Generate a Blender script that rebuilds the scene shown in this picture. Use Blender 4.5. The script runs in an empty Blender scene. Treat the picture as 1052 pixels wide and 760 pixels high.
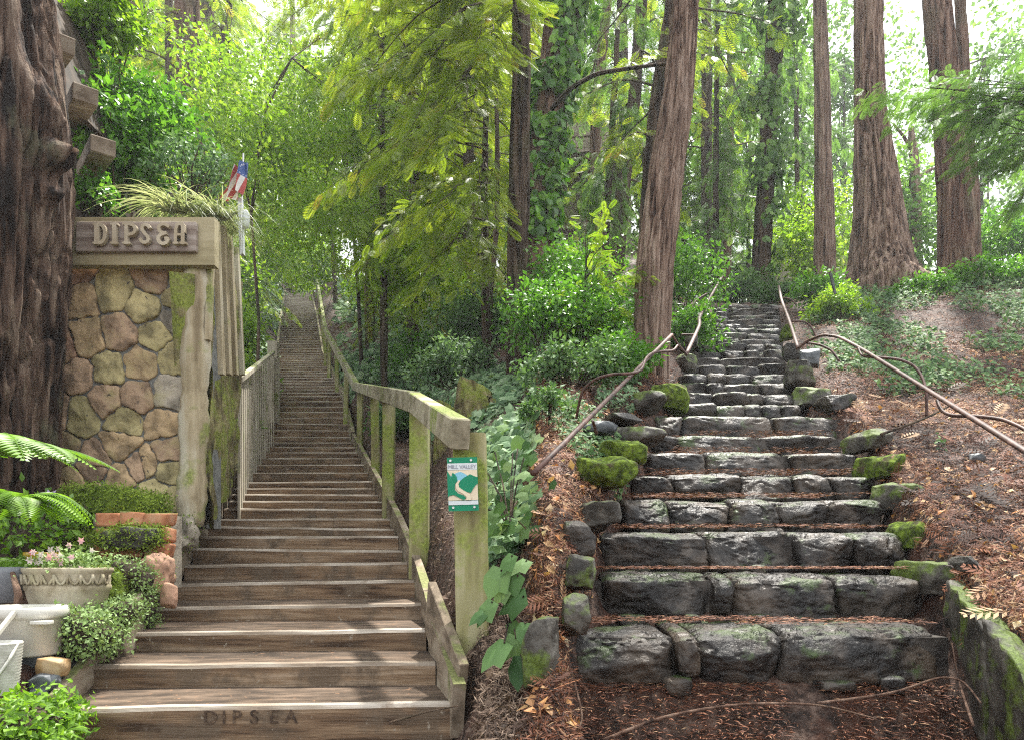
import bpy, bmesh, math, random
import numpy as np
from mathutils import Vector, Matrix
R = math.radians
sc = bpy.context.scene
COL = sc.collection
F, HOR, ZC = 700.0, 575.0, 0.76
rng = np.random.default_rng(7)
random.seed(7)

def P(px, py, Y):
    return np.array([(px-526.0)*Y/F, Y, (HOR-py)*Y/F + ZC])

# ------------------------------------------------------------------ noise
def _h(ix, iy, iz, s):
    n = (ix*374761393 + iy*668265263 + iz*2147483647 + s*1274126177) & 0xffffffff
    n = ((n ^ (n >> 13))*1274126177) & 0xffffffff
    n = ((n ^ (n >> 16))*1103515245) & 0xffffffff
    return ((n ^ (n >> 15)) & 0xffff)/65535.0
def vn(p, s=0):
    p = np.asarray(p, float); i = np.floor(p).astype(np.int64); f = p-i; f = f*f*(3-2*f)
    x, y, z = i[..., 0], i[..., 1], i[..., 2]; u, v, w = f[..., 0], f[..., 1], f[..., 2]
    r = 0
    for dx in (0, 1):
        for dy in (0, 1):
            for dz in (0, 1):
                r = r + _h(x+dx, y+dy, z+dz, s)*(u if dx else 1-u)*(v if dy else 1-v)*(w if dz else 1-w)
    return r
def fbm(p, s=0, o=4):
    a, t, r = .5, 0, 0; p = np.asarray(p, float)
    for k in range(o):
        r = r + a*vn(p*(2**k)+17.3*k, s+k); t += a; a *= .5
    return r/t

# ------------------------------------------------------------------ node materials
def mat(name, cols, scale=5, rough=.85, bump=.3, bdist=.02, stretch=(1, 1, 1), detail=8, moss=0, moss_scale=3, moss_col=(.13, .17, .03),
        trans=0, attr=False, spec=.3, second=None, speck=None, metal=0, bscale=None, rvar=0, coat=0):
    m = bpy.data.materials.new(name); m.use_nodes = True
    nt = m.node_tree; N = nt.nodes; L = nt.links; N.clear()
    out = N.new('ShaderNodeOutputMaterial'); b = N.new('ShaderNodeBsdfPrincipled')
    b.inputs['Roughness'].default_value = rough; b.inputs['Specular IOR Level'].default_value = spec
    b.inputs['Metallic'].default_value = metal
    if coat: b.inputs['Coat Weight'].default_value = coat; b.inputs['Coat Roughness'].default_value = .25
    L.new(b.outputs[0], out.inputs[0])
    tc = N.new('ShaderNodeTexCoord'); oi = N.new('ShaderNodeObjectInfo')
    ad = N.new('ShaderNodeVectorMath'); ad.operation = 'ADD'
    mu = N.new('ShaderNodeVectorMath'); mu.operation = 'SCALE'; mu.inputs[0].default_value = (37, 51, 23)
    L.new(oi.outputs['Random'], mu.inputs['Scale']); L.new(tc.outputs['Object'], ad.inputs[0]); L.new(mu.outputs[0], ad.inputs[1])
    mp = N.new('ShaderNodeMapping'); mp.inputs['Scale'].default_value = stretch; L.new(ad.outputs[0], mp.inputs[0])
    def noise(sca, det=detail, src=mp, dist=0):
        n = N.new('ShaderNodeTexNoise'); n.inputs['Scale'].default_value = sca; n.inputs['Detail'].default_value = det
        n.inputs['Distortion'].default_value = dist; n.inputs['Roughness'].default_value = .62
        L.new(src.outputs[0], n.inputs['Vector']); return n
    def ramp(src, stops):
        r = N.new('ShaderNodeValToRGB'); e = r.color_ramp.elements
        while len(e) < len(stops): e.new(.5)
        for k, (p, c) in enumerate(stops):
            e[k].position = p; e[k].color = (c[0], c[1], c[2], 1) if not isinstance(c, (int, float)) else (c, c, c, 1)
        L.new(src, r.inputs[0]); return r
    def mix(fac, a, bb, mode='MIX'):
        x = N.new('ShaderNodeMix'); x.data_type = 'RGBA'; x.blend_type = mode
        if isinstance(fac, (int, float)): x.inputs[0].default_value = fac
        else: L.new(fac, x.inputs[0])
        for i, s in ((6, a), (7, bb)):
            if isinstance(s, tuple): x.inputs[i].default_value = (*s, 1)
            else: L.new(s, x.inputs[i])
        return x
    if attr:
        at = N.new('ShaderNodeAttribute'); at.attribute_name = 'rnd'; src = at.outputs['Fac']
        stops = [(k/(max(1, len(cols)-1)), c) for k, c in enumerate(cols)]
        col = ramp(src, stops).outputs[0]
    else:
        n1 = noise(scale); w = .5/max(1, len(cols)-1)
        stops = [(.37+.26*k/(max(1, len(cols)-1)), c) for k, c in enumerate(cols)]
        col = ramp(n1.outputs['Fac'], stops).outputs[0]
    if second:   # blotches of another tone
        n2 = noise(second[0], 5, ad); r2 = ramp(n2.outputs['Fac'], [(second[2], 0.), (second[3], 1.)])
        col = mix(r2.outputs[0], col, second[1]).outputs[2]
    if speck:
        n4 = noise(speck[0], 3, ad); r4 = ramp(n4.outputs['Fac'], [(speck[2], 0.), (speck[2]+.06, 1.)])
        col = mix(r4.outputs[0], col, speck[1]).outputs[2]
    if rvar:
        hs = N.new('ShaderNodeHueSaturation'); mr = N.new('ShaderNodeMapRange')
        mr.inputs[3].default_value = 1-rvar; mr.inputs[4].default_value = 1+rvar
        L.new(oi.outputs['Random'], mr.inputs[0]); L.new(mr.outputs[0], hs.inputs['Value']); L.new(col, hs.inputs['Color']); col = hs.outputs[0]
    if moss:
        n3 = noise(moss_scale, 6, ad); gm = N.new('ShaderNodeNewGeometry'); sx = N.new('ShaderNodeSeparateXYZ'); L.new(gm.outputs['Normal'], sx.inputs[0])
        ma = N.new('ShaderNodeMath'); ma.operation = 'MULTIPLY_ADD'; L.new(sx.outputs['Z'], ma.inputs[0]); ma.inputs[1].default_value = .12; L.new(n3.outputs['Fac'], ma.inputs[2])
        r3 = ramp(ma.outputs[0], [(.66-.3*moss, 0.), (.74-.25*moss, 1.)])
        n5 = noise(60, 3, ad); mc = ramp(n5.outputs['Fac'], [(.3, tuple(c*.45 for c in moss_col)), (.7, tuple(c*1.25 for c in moss_col))])
        col = mix(r3.outputs[0], col, mc.outputs[0]).outputs[2]
    L.new(col, b.inputs['Base Color'])
    if bump:
        nb = noise(bscale or scale*2.2, 10, mp); bp = N.new('ShaderNodeBump'); bp.inputs['Strength'].default_value = bump; bp.inputs['Distance'].default_value = bdist
        L.new(nb.outputs['Fac'], bp.inputs['Height']); L.new(bp.outputs[0], b.inputs['Normal'])
    if trans:
        t = N.new('ShaderNodeBsdfTranslucent'); ms = N.new('ShaderNodeMixShader'); ms.inputs[0].default_value = trans
        tcol = mix(1., col, (1.3, 1.3, .7), 'MULTIPLY'); L.new(tcol.outputs[2], t.inputs[0])
        L.new(b.outputs[0], ms.inputs[1]); L.new(t.outputs[0], ms.inputs[2]); L.new(ms.outputs[0], out.inputs[0])
    return m

M = {}
M['bark'] = mat('redwood_bark', [(.03, .015, .01), (.12, .064, .042), (.20, .12, .083), (.30, .20, .145)], 13, .95, 1, .10, (1, 1, .07), second=(1.3, (.16, .13, .08), .5, .75))
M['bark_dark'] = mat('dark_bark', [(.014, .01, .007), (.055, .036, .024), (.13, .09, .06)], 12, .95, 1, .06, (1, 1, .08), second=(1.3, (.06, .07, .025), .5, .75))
M['bark_pale'] = mat('pale_redwood_bark', [(.045, .027, .02), (.17, .105, .075), (.30, .205, .15), (.43, .32, .25)], 17, .95, 1, .09, (1, 1, .055), second=(1.1, (.22, .15, .11), .5, .75))
M['burl'] = mat('gnarled_bark', [(.012, .007, .005), (.06, .034, .023), (.15, .092, .063), (.25, .18, .13)], 13, .95, 1, .14, (1, 1, .10), second=(2.2, (.17, .17, .10), .58, .72))
M['step'] = mat('worn_step_wood', [(.05, .029, .016), (.15, .092, .052), (.22, .145, .085), (.29, .21, .14)], 13, .8, 1, .012, (.10, 1, 1.5), second=(3.5, (.12, .085, .055), .5, .62), speck=(18, (.30, .25, .19), .66), bscale=30, rvar=.15)
M['nosing'] = mat('worn_lit_nosing_wood', [(.16, .12, .085), (.28, .235, .185), (.42, .37, .31)], 14, .7, .6, .006, (.12, 1, 1), second=(5, (.22, .17, .125), .56, .66), bscale=30)  # pale from wear and from light on the step edges, kept in the colour
M['tread'] = mat('dusty_tread', [(.03, .02, .013), (.07, .048, .032), (.13, .09, .062)], 12, .9, .8, .01, (.3, 1, 1), speck=(26, (.18, .10, .055), .63), bscale=30)
M['stringer'] = mat('weathered_board', [(.10, .075, .05), (.22, .17, .12), (.32, .27, .2)], 8, .85, .5, .008, (1, .2, 1), moss=.35, moss_col=(.16, .17, .06))
M['fencewood'] = mat('grey_fence_wood', [(.20, .17, .12), (.33, .29, .22), (.43, .39, .31)], 12, .85, .4, .006, (1, 1, .12), moss=.3, moss_col=(.2, .22, .08))
M['post'] = mat('mossy_post_wood', [(.15, .13, .06), (.27, .25, .11), (.36, .33, .19)], 9, .85, .5, .008, (1, 1, .15), moss=.62, moss_scale=4, moss_col=(.24, .29, .055))
M['rail'] = mat('handrail_wood', [(.16, .14, .09), (.28, .25, .17), (.38, .35, .26)], 10, .85, .5, .006, (1, .2, 1), moss=.4, moss_col=(.22, .26, .07))
M['signwood'] = mat('olive_sign_board', [(.20, .165, .085), (.31, .265, .155), (.38, .33, .21)], 5, .8, .4, .005, (.15, 1, 1.5))
M['signinner'] = mat('grey_sign_plank', [(.14, .10, .08), (.26, .21, .175), (.36, .31, .27)], 10, .85, .6, .008, (.12, 1, 2))
M['letter'] = mat('letter_wood', [(.33, .27, .18), (.45, .39, .29)], 8, .8, .2, .003)
M['gatepost'] = mat('weathered_gate_post', [(.17, .13, .075), (.33, .27, .17), (.46, .42, .32)], 7, .85, .6, .012, (1, 1, .1), moss=.35, moss_scale=2.5, moss_col=(.22, .24, .07))
M['mossbark'] = mat('mossy_slab', [(.05, .04, .02), (.16, .13, .06), (.28, .25, .11)], 10, .95, 1, .04, (1, 1, .3), moss=.62, moss_scale=6, moss_col=(.2, .23, .04))
M['iron'] = mat('rusty_iron', [(.025, .010, .007), (.065, .027, .018), (.12, .06, .045)], 14, .6, .4, .004, spec=.35)
M['ground'] = mat('forest_soil', [(.012, .008, .006), (.035, .021, .015), (.075, .045, .032), (.15, .10, .075)], 16, .75, 1, .04, second=(3, (.07, .028, .016), .48, .6), speck=(60, (.20, .10, .055), .64))
M['stonecore'] = mat('damp_mortar', [(.018, .015, .013), (.045, .038, .032), (.08, .07, .06)], 12, .75, .7, .02)
M['stepstone'] = mat('wet_step_stone', [(.005, .004, .0035), (.014, .011, .009), (.030, .024, .019), (.08, .065, .052)], 6, .46, 1, .04, moss=.20, moss_scale=4.5, moss_col=(.045, .07, .016), second=(2.6, (.075, .055, .038), .52, .68), speck=(40, (.12, .105, .09), .68), spec=.42, rvar=.25, bscale=9)
M['mossstone'] = mat('mossy_stone', [(.018, .016, .013), (.055, .049, .04), (.13, .12, .10)], 6, .6, 1, .03, moss=.46, moss_scale=5, moss_col=(.10, .145, .022), bscale=11)
M['moss'] = mat('moss', [(.035, .05, .01), (.10, .15, .015), (.19, .27, .03)], 22, 1, 1, .03, second=(6, (.07, .055, .03), .56, .66))
M['mortar'] = mat('grey_mortar', [(.10, .10, .095), (.20, .20, .185)], 20, .9, .5, .01)
for k, (n, c) in enumerate({'tan': (.42, .30, .17), 'olive': (.38, .32, .16), 'pink': (.42, .25, .17), 'grey': (.32, .28, .22), 'brown': (.35, .24, .155)}.items()):
    M['ws_'+n] = mat('wall_stone_'+n, [tuple(x*.5 for x in c), c, tuple(x*1.35 for x in c)], 7, .88, .8, .02, rvar=.12, second=(3.5, (.25, .22, .10), .52, .72), speck=(25, (.06, .05, .04), .66), bscale=13)
M['brick'] = mat('old_brick', [(.30, .11, .05), (.43, .19, .10), (.48, .28, .17)], 9, .9, .6, .01, moss=.25, moss_col=(.15, .17, .05))
M['soil'] = mat('dark_soil', [(.02, .014, .01), (.05, .035, .025), (.08, .06, .04)], 30, .95, .8, .02)
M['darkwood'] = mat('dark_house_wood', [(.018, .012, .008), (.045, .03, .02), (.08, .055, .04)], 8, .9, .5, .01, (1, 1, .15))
M['beamwood'] = mat('grey_beam_wood', [(.13, .10, .07), (.23, .185, .14), (.31, .27, .21)], 9, .9, .5, .01, (.3, 1, 1))
M['whitepot'] = mat('white_ceramic', [(.46, .44, .38), (.58, .56, .50)], 5, .35, .1, .002, second=(3, (.48, .42, .31), .58, .72), spec=.5)
M['wicker'] = mat('white_wicker', [(.40, .39, .33), (.55, .54, .48)], 30, .6, .3, .003)
M['urn'] = mat('cast_stone_urn', [(.24, .20, .13), (.40, .35, .25), (.52, .47, .37)], 8, .9, .5, .006, second=(4, (.24, .22, .11), .5, .7))
M['yellowpot'] = mat('yellow_glaze', [(.42, .27, .02), (.58, .40, .05)], 6, .3, .1, .002, spec=.5)
M['greypot'] = mat('grey_pot', [(.16, .17, .19), (.27, .28, .30)], 6, .5, .1, .002)
M['terra'] = mat('terracotta', [(.32, .13, .07), (.42, .20, .12)], 8, .9, .2, .003)
M['ochrerock'] = mat('ochre_rock', [(.20, .12, .05), (.36, .23, .11), (.45, .33, .2)], 9, .85, .6, .01)
M['slaterock'] = mat('slate_rock', [(.035, .04, .045), (.09, .10, .105), (.16, .17, .18)], 7, .5, .5, .01)
M['black'] = mat('dark_tar_board', [(.03, .03, .03), (.07, .07, .065)], 9, .6, .5, .006, (1, .2, 1))
def flat(name, c, rough=.5, **k): return mat(name, [tuple(x*.9 for x in c), c], 12, rough, .05, .001, **k)
M['sgreen'] = flat('sign_green', (.0, .21, .10)); M['swhite'] = flat('sign_white', (.62, .66, .66)); M['scream'] = flat('sign_cream', (.70, .60, .43)); M['sblue'] = flat('sign_blue', (.22, .50, .62)); M['sgrey'] = flat('sign_letter_grey', (.28, .30, .36))
M['cut_shade'] = mat('groove_shade', [(.02, .013, .009), (.07, .045, .03), (.14, .095, .06)], 22, .95, .8, .01)  # dark tone holds the shade that a cut letter would have
M['red'] = flat('flag_red', (.42, .09, .09), .8, trans=.25); M['white'] = flat('flag_white', (.72, .72, .72), .8, trans=.25); M['blue'] = flat('flag_blue', (.07, .12, .30), .8, speck=(45, (.75, .75, .78), .6))
M['bolt'] = flat('pale_metal', (.55, .55, .53), .35, metal=.7)
M['housewall'] = mat('house_siding', [(.22, .20, .14), (.34, .31, .22)], 6, .8, .2, .01)
M['glass'] = flat('house_window', (.55, .62, .66), .1, spec=.8)
LF = {}
def leafm(n, cols, trans=.4, rough=.45, spec=.4): LF[n] = mat('leaf_'+n, cols, attr=True, bump=0, trans=trans, rough=rough, spec=spec)
leafm('redwood', [(.05, .095, .012), (.11, .18, .018), (.20, .29, .026), (.33, .41, .045), (.28, .19, .05)], .55)
leafm('redwood_light', [(.08, .15, .015), (.16, .27, .02), (.27, .39, .03), (.40, .49, .07)], .55)
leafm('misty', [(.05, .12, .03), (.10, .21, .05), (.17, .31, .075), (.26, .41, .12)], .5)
leafm('bright', [(.08, .17, .012), (.16, .30, .02), (.27, .42, .035), (.42, .52, .10)], .5)
leafm('bush', [(.03, .09, .014), (.07, .19, .02), (.13, .31, .03), (.24, .44, .05)], .4, .35)
leafm('ivy', [(.03, .075, .025), (.06, .13, .04), (.11, .21, .065), (.20, .30, .12)], .28, .62, .25)
leafm('ivy_sheen', [(.05, .10, .045), (.10, .19, .085), (.19, .30, .15), (.30, .40, .24)], .28, .62, .25)  # ivy greens paled by the sky's reflection, put into the colour
leafm('fern', [(.07, .15, .015), (.14, .28, .02), (.22, .38, .04)], .45)
leafm('moss', [(.07, .11, .012), (.15, .22, .02), (.25, .34, .05)], .3, .9)
leafm('succulent', [(.12, .20, .05), (.22, .33, .10), (.33, .45, .19)], .2, .6)
leafm('grass', [(.16, .21, .09), (.34, .39, .24), (.55, .58, .44)], .3)
leafm('litter', [(.022, .010, .006), (.06, .021, .010), (.14, .045, .020), (.25, .095, .042), (.42, .27, .15)], .1, .7)
leafm('litter_brown', [(.035, .022, .015), (.09, .056, .038), (.17, .11, .075), (.30, .22, .16)], .1, .8)
leafm('yellowleaf', [(.30, .15, .06), (.48, .30, .13), (.50, .20, .06), (.62, .50, .32)], .2, .6)
leafm('flower', [(.72, .70, .72), (.72, .60, .68), (.68, .42, .52), (.60, .12, .12)], .3, .7)
leafm('violet', [(.48, .36, .68), (.58, .48, .75)], .3, .7)

# ------------------------------------------------------------------ mesh building
class MB:
    def __init__(s): s.v = []; s.f = []; s.r = []; s.mi = []; s.n = 0
    def add(s, v, f, r=None, mi=0):
        v = np.asarray(v, float).reshape(-1, 3)
        if isinstance(f, np.ndarray): f = f+s.n; fl = [f]
        else: fl = [np.asarray([q])+s.n for q in f]
        for a in fl:
            s.f.append(a); k = len(a)
            s.r.append(np.full(k, random.random()) if r is None else (np.full(k, r) if np.isscalar(r) else np.asarray(r)))
            s.mi.append(np.full(k, mi, int))
        s.v.append(v); s.n += len(v); return s
    def box(s, c, d, rot=None, mi=0, jit=0):
        q = np.array([[x, y, z] for x in (-.5, .5) for y in (-.5, .5) for z in (-.5, .5)])*np.array(d)
        if jit: q = q+rng.normal(0, jit, q.shape)
        if rot is not None: q = q@np.array(rot).T
        return s.add(q+np.array(c), np.array([[0, 1, 3, 2], [4, 6, 7, 5], [0, 4, 5, 1], [2, 3, 7, 6], [0, 2, 6, 4], [1, 5, 7, 3]]), mi=mi)
    def beam(s, a, b, w, h, up=(0, 0, 1), mi=0):
        a = np.array(a, float); b = np.array(b, float); d = b-a; L = np.linalg.norm(d); d /= L
        x = np.cross(d, up); x /= np.linalg.norm(x); z = np.cross(x, d)
        return s.box((a+b)/2, (w, L, h), np.stack([x, d, z], 1), mi)
    def tube(s, pts, rad, n=8, cap=True, flatten=1, mi=0):
        pts = np.asarray(pts, float); m = len(pts); rad = np.broadcast_to(np.asarray(rad, float), (m,))
        t = np.gradient(pts, axis=0); t /= np.linalg.norm(t, axis=1)[:, None]+1e-9
        ref = np.array([0, 0, 1.]) if abs(t[0, 2]) < .9 else np.array([1., 0, 0])
        x = np.cross(t, ref); x /= np.linalg.norm(x, axis=1)[:, None]+1e-9; y = np.cross(t, x)
        a = np.linspace(0, 2*math.pi, n, endpoint=False)
        V = pts[:, None]+rad[:, None, None]*(x[:, None]*np.cos(a)[None, :, None]+flatten*y[:, None]*np.sin(a)[None, :, None])
        i = np.arange(m-1)[:, None]*n; j = np.arange(n)[None]
        Q = np.stack([i+j, i+(j+1) % n, i+n+(j+1) % n, i+n+j], -1).reshape(-1, 4)
        s.add(V.reshape(-1, 3), Q, mi=mi)
        if cap:
            s.f.append(np.array([[s.n-m*n+k for k in range(n)][::-1]])); s.f.append(np.array([[s.n-n+k for k in range(n)]]))
            for _ in range(2): s.r.append(np.array([.5])); s.mi.append(np.array([mi]))
        return s
    def prism(s, poly, o, ux, uy, th, mi=0):
        n = len(poly); poly = np.asarray(poly, float); o = np.array(o, float); ux = np.array(ux, float); uy = np.array(uy, float); nz = np.cross(ux, uy); nz = nz/np.linalg.norm(nz)
        a = o+poly[:, :1]*ux+poly[:, 1:]*uy
        return s.add(np.concatenate([a, a+nz*th]), [list(range(n))[::-1], [n+k for k in range(n)]]+[[k, (k+1) % n, n+(k+1) % n, n+k] for k in range(n)], mi=mi)
    def lathe(s, prof, c, n=40, sx=1, sy=1):
        prof = np.asarray(prof, float); a = np.linspace(0, 2*math.pi, n, endpoint=False)
        V = np.stack([prof[:, :1]*np.cos(a)*sx, prof[:, :1]*np.sin(a)*sy, np.repeat(prof[:, 1:], n, 1)], -1)+np.array(c)
        i = np.arange(len(prof)-1)[:, None]*n; j = np.arange(n)[None]
        return s.add(V.reshape(-1, 3), np.stack([i+j, i+(j+1) % n, i+n+(j+1) % n, i+n+j], -1).reshape(-1, 4))
    def scatter(s, T, pos, fr, scl, rnd=None):
        tv, tf = T; n = len(pos)
        if n == 0: return s
        scl = np.asarray(scl, float)
        if scl.ndim == 1: scl = np.repeat(scl[:, None], 3, 1)
        V = np.einsum('nij,nkj->nki', fr, tv[None]*scl[:, None, :])+pos[:, None]
        k = len(tv); Q = (tf[None]+(np.arange(n)*k)[:, None, None]).reshape(-1, tf.shape[1])
        if rnd is None: rnd = rng.random(n)
        return s.add(V.reshape(-1, 3), Q, np.repeat(rnd, len(tf)))
    def build(s, name, m, parent=None, smooth=False, loc=None, bevel=0):
        me = bpy.data.meshes.new(name); v = np.concatenate(s.v)
        if loc is not None: v = v-np.array(loc)
        fs = s.f; tot = np.concatenate([np.full(len(a), a.shape[1]) for a in fs]); lv = np.concatenate([a.ravel() for a in fs])
        me.vertices.add(len(v)); me.vertices.foreach_set('co', v.ravel())
        me.loops.add(len(lv)); me.loops.foreach_set('vertex_index', lv.astype(np.int32))
        me.polygons.add(len(tot)); st = np.concatenate([[0], np.cumsum(tot)[:-1]])
        me.polygons.foreach_set('loop_start', st.astype(np.int32)); me.polygons.foreach_set('loop_total', tot.astype(np.int32))
        if isinstance(m, (list, tuple)):
            for q in m: me.materials.append(q)
            me.polygons.foreach_set('material_index', np.concatenate(s.mi).astype(np.int32))
        else: me.materials.append(m)
        me.update(calc_edges=True); me.validate()
        if len(me.polygons) == len(tot):
            at = me.attributes.new('rnd', 'FLOAT', 'FACE'); at.data.foreach_set('value', np.concatenate(s.r).astype(np.float32))
        me.polygons.foreach_set('use_smooth', np.full(len(me.polygons), bool(smooth)))
        if bevel:
            bm = bmesh.new(); bm.from_mesh(me); bmesh.ops.bevel(bm, geom=[e for e in bm.edges if e.calc_face_angle(0) > .5], offset=bevel, segments=1, affect='EDGES'); bm.to_mesh(me); bm.free()
        o = bpy.data.objects.new(name, me); COL.objects.link(o)
        if loc is not None: o.location = tuple(loc)
        if parent is not None:
            o.parent = parent
            o.location = Vector(o.location)-Vector(parent.location)
        return o
def tag(o, label=None, cat=None, group=None, kind=None):
    for k, v in (('label', label), ('category', cat), ('group', group), ('kind', kind)):
        if v: o[k] = v
    return o
def thing(name, loc, label, cat, group=None):
    o = bpy.data.objects.new(name, None); COL.objects.link(o); o.location = tuple(loc); o.empty_display_size = .2
    return tag(o, label, cat, group)
def nrm(a): return a/(np.linalg.norm(a, axis=-1, keepdims=True)+1e-9)
def frames(d, n):
    x = nrm(d); y = nrm(np.cross(n, x)); z = np.cross(x, y); return np.stack([x, y, z], -1)
def rdir(n): return nrm(rng.normal(size=(n, 3)))

# leaf templates
T_LEAF = (np.array([[0, 0, 0], [.5, 0, -.03], [1, 0, -.12], [.42, .27, .05], [.42, -.27, .05]]), np.array([[0, 1, 2, 3], [0, 4, 2, 1]]))
T_IVY = (lambda pts: (np.array([[.35, 0, 0]]+[[.35+r*math.cos(a), r*math.sin(a), -.16*r*abs(math.sin(a))-.12*max(0, math.cos(a))*r] for a, r in pts]), np.array([[0, 1, 2, 3], [0, 3, 4, 5], [0, 5, 6, 7], [0, 7, 8, 1]])))(
    [(0, .72), (.5, .38), (1.0, .55), (1.9, .40), (2.5, .52), (-2.5, .52), (-1.5, .45), (-.75, .5)])
def _spray(n=8, drop=.12, ang=.85, wid=.026, ll=.36):
    V = []; Q = []
    for i in range(n):
        t = (i+.6)/n; L = ll*math.sin(math.pi*(t*.8+.16))**.7
        for sgn in (1, -1):
            b = np.array([t, 0, -drop*t*t]); d = np.array([math.cos(ang), sgn*math.sin(ang), -.15]); p = np.array([-d[1], d[0], 0])*sgn
            k = len(V); V += [b, b+d*L*.5-p*wid, b+d*L, b+d*L*.5+p*wid]; Q.append([k, k+1, k+2, k+3])
    k = len(V); V += [[0, .008, 0], [0, -.008, 0], [1.05, -.004, -drop], [1.05, .004, -drop]]; Q.append([k, k+1, k+2, k+3])
    return np.array(V, float), np.array(Q)
T_SPRAY = _spray(11); T_SPRAY_S = _spray(6, .15, .9, .05, .42); T_FROND = _spray(22, .35, 1.25, .02, .22)
T_NEEDLE = (np.array([[0, -.05, 0], [.5, -.06, .06], [1, 0, 0], [.5, .06, .07]]), np.array([[0, 1, 2, 3]]))
T_CURL = (np.array([[0, 0, 0], [.5, 0, .12], [1, 0, .02], [.4, .33, .16], [.45, -.33, .2], [.8, .2, .05]]), np.array([[0, 1, 2, 3], [0, 4, 2, 1]]))

# ------------------------------------------------------------------ stairs lines and terrain
LST = [(397, 724), (350, 681), (312, 647), (273, 621), (243, 597), (200, 550), (161, 520), (136, 494), (86, 451), (70, 406), (44, 364), (36, 330), (25, 301)]
LWID = 1.7
LY = np.array([LWID*F/w for w, y in LST]); LZ = np.array([(HOR-y)*LWID/w for w, y in LST])+ZC
LXc = np.interp(np.arange(0), [], []) if False else None
_le = [(63, 460), (93, 443.5), (122, 434), (157, 430), (180, 423), (207, 407), (233, 394), (245, 381), (274, 360), (280, 350), (285, 331), (289, 325), (294, 319)]
LC = np.array([((a+b)/2-526)*Y/F for (a, b), Y in zip(_le, LY)])
def Lz(Y): return np.interp(Y, np.concatenate([[2.4], LY, [80]]), np.concatenate([[LZ[0]-.2], LZ, [LZ[-1]+8]]))
def Lc(Y): return np.interp(Y, LY, LC)
RST = [(646, 595, 982), (587, 620, 955), (541, 622, 929), (508, 639, 906), (482, 651, 900), (459, 665, 884), (442, 672, 870), (422, 676, 866)]
RY = [3.07, 3.52, 3.88, 4.4, 4.82, 5.3, 5.78, 6.26]
RZ = [(HOR-y)*Y/F+ZC for (y, a, b), Y in zip(RST, RY)]
UPN = 17
UY = [6.75+i*(13.4-6.75)/(UPN-1) for i in range(UPN)]; UZ = [RZ[-1]+(i+1)*(5.07+ZC-RZ[-1])/UPN for i in range(UPN)]
UXc = lambda Y: np.interp(Y, [6.7, 8.2, 13.4], [(760-526)*6.7/F, (757-526)*8.2/F, (770-526)*13.4/F])
def Rz(Y): return np.interp(Y, [2.0, 2.9]+RY+UY+[25, 60], [RZ[0]-.25, RZ[0]-.25]+RZ+UZ+[UZ[-1]+.5, UZ[-1]+3])
def Rc(Y): return np.where(Y < 6.5, np.interp(Y, RY, [((a+b)/2-526)*Y_/F for (y, a, b), Y_ in zip(RST, RY)]), UXc(Y))
def Rh(Y): return np.interp(Y, RY+[6.7, 13.4], [(b-a)/2*Y_/F for (y, a, b), Y_ in zip(RST, RY)]+[.62, .6])
CT = [
 (-700, [(2, 745), (3, 690), (4, 600), (5, 520), (7, 500), (14, 440), (27, 360), (49, 300)]),
 (60, [(2.3, 790), (2.6, 748), (2.9, 715), (3.2, 677), (3.6, 640), (4.0, 600), (4.4, 552), (5, 527), (7.4, 505), (9, 490), (13.8, 445), (17, 405), (27, 360), (33, 328), (50, 296)]),
 (190, [(2.6, 760), (3, 724), (3.8, 650), (4.9, 592), (6, 548), (7.4, 515), (8.75, 490), (13.8, 447), (17, 402), (27, 358), (33, 325), (50, 294)]),
 (300, [(2.6, 765), (3, 735), (3.8, 650), (4.9, 595), (6, 552), (7.4, 520), (8.75, 492), (13.8, 445), (17, 398), (27, 350), (33, 322), (50, 290)]),
 (420, [(2.6, 765), (3, 715), (3.4, 668), (4, 615), (5, 556), (7.2, 495), (8.8, 476), (12.8, 440), (17, 392), (22, 355), (30, 325), (50, 288)]),
 (480, [(2.4, 775), (2.8, 715), (3.25, 645), (4, 592), (5, 525), (6.5, 452), (8, 418), (10, 388), (14, 355), (20, 327), (30, 300), (50, 280)]),
 (530, [(2.3, 790), (2.8, 730), (3.3, 640), (4, 560), (5, 482), (6.5, 430), (8, 400), (10, 375), (14, 340), (20, 315), (30, 295), (50, 272)]),
 (560, [(2.3, 770), (2.7, 705), (3, 620), (3.5, 545), (4, 500), (5, 445), (6.5, 390), (8, 355), (10, 318), (13, 283), (17, 258), (25, 235), (40, 215)]),
 (650, [(2.4, 760), (2.7, 720), (3, 640), (3.5, 580), (4, 530), (5, 465), (6.5, 412), (8, 368), (10, 335), (13, 300), (17, 275), (25, 255), (40, 240)]),
 (720, [(2.4, 760), (2.9, 720), (3.5, 620), (4.4, 530), (5.3, 470), (6.3, 432), (8.2, 395), (10, 362), (13.4, 312), (17, 318), (25, 330), (40, 330)]),
 (800, [(2.4, 760), (2.9, 720), (3.5, 620), (4.4, 530), (5.3, 470), (6.3, 432), (8.2, 395), (10, 362), (13.4, 312), (17, 328), (25, 355), (40, 370)]),
 (880, [(2.4, 765), (3, 680), (3.5, 590), (4, 530), (5, 468), (6.5, 420), (8, 385), (10, 348), (13, 306), (17, 296), (25, 325), (40, 350)]),
 (1000, [(2.2, 775), (2.6, 690), (3, 628), (3.5, 565), (4, 522), (5, 468), (6.5, 414), (8, 376), (10, 338), (13, 300), (17, 281), (25, 300), (40, 330)]),
 (1150, [(2.2, 760), (2.6, 680), (3, 610), (3.5, 550), (4, 510), (5, 460), (6.5, 410), (8, 374), (10, 338), (13, 300), (17, 281), (25, 300), (40, 330)]),
 (1900, [(2.2, 740), (3, 610), (4, 510), (6.5, 410), (10, 345), (17, 290), (25, 300), (40, 330)])]
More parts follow.
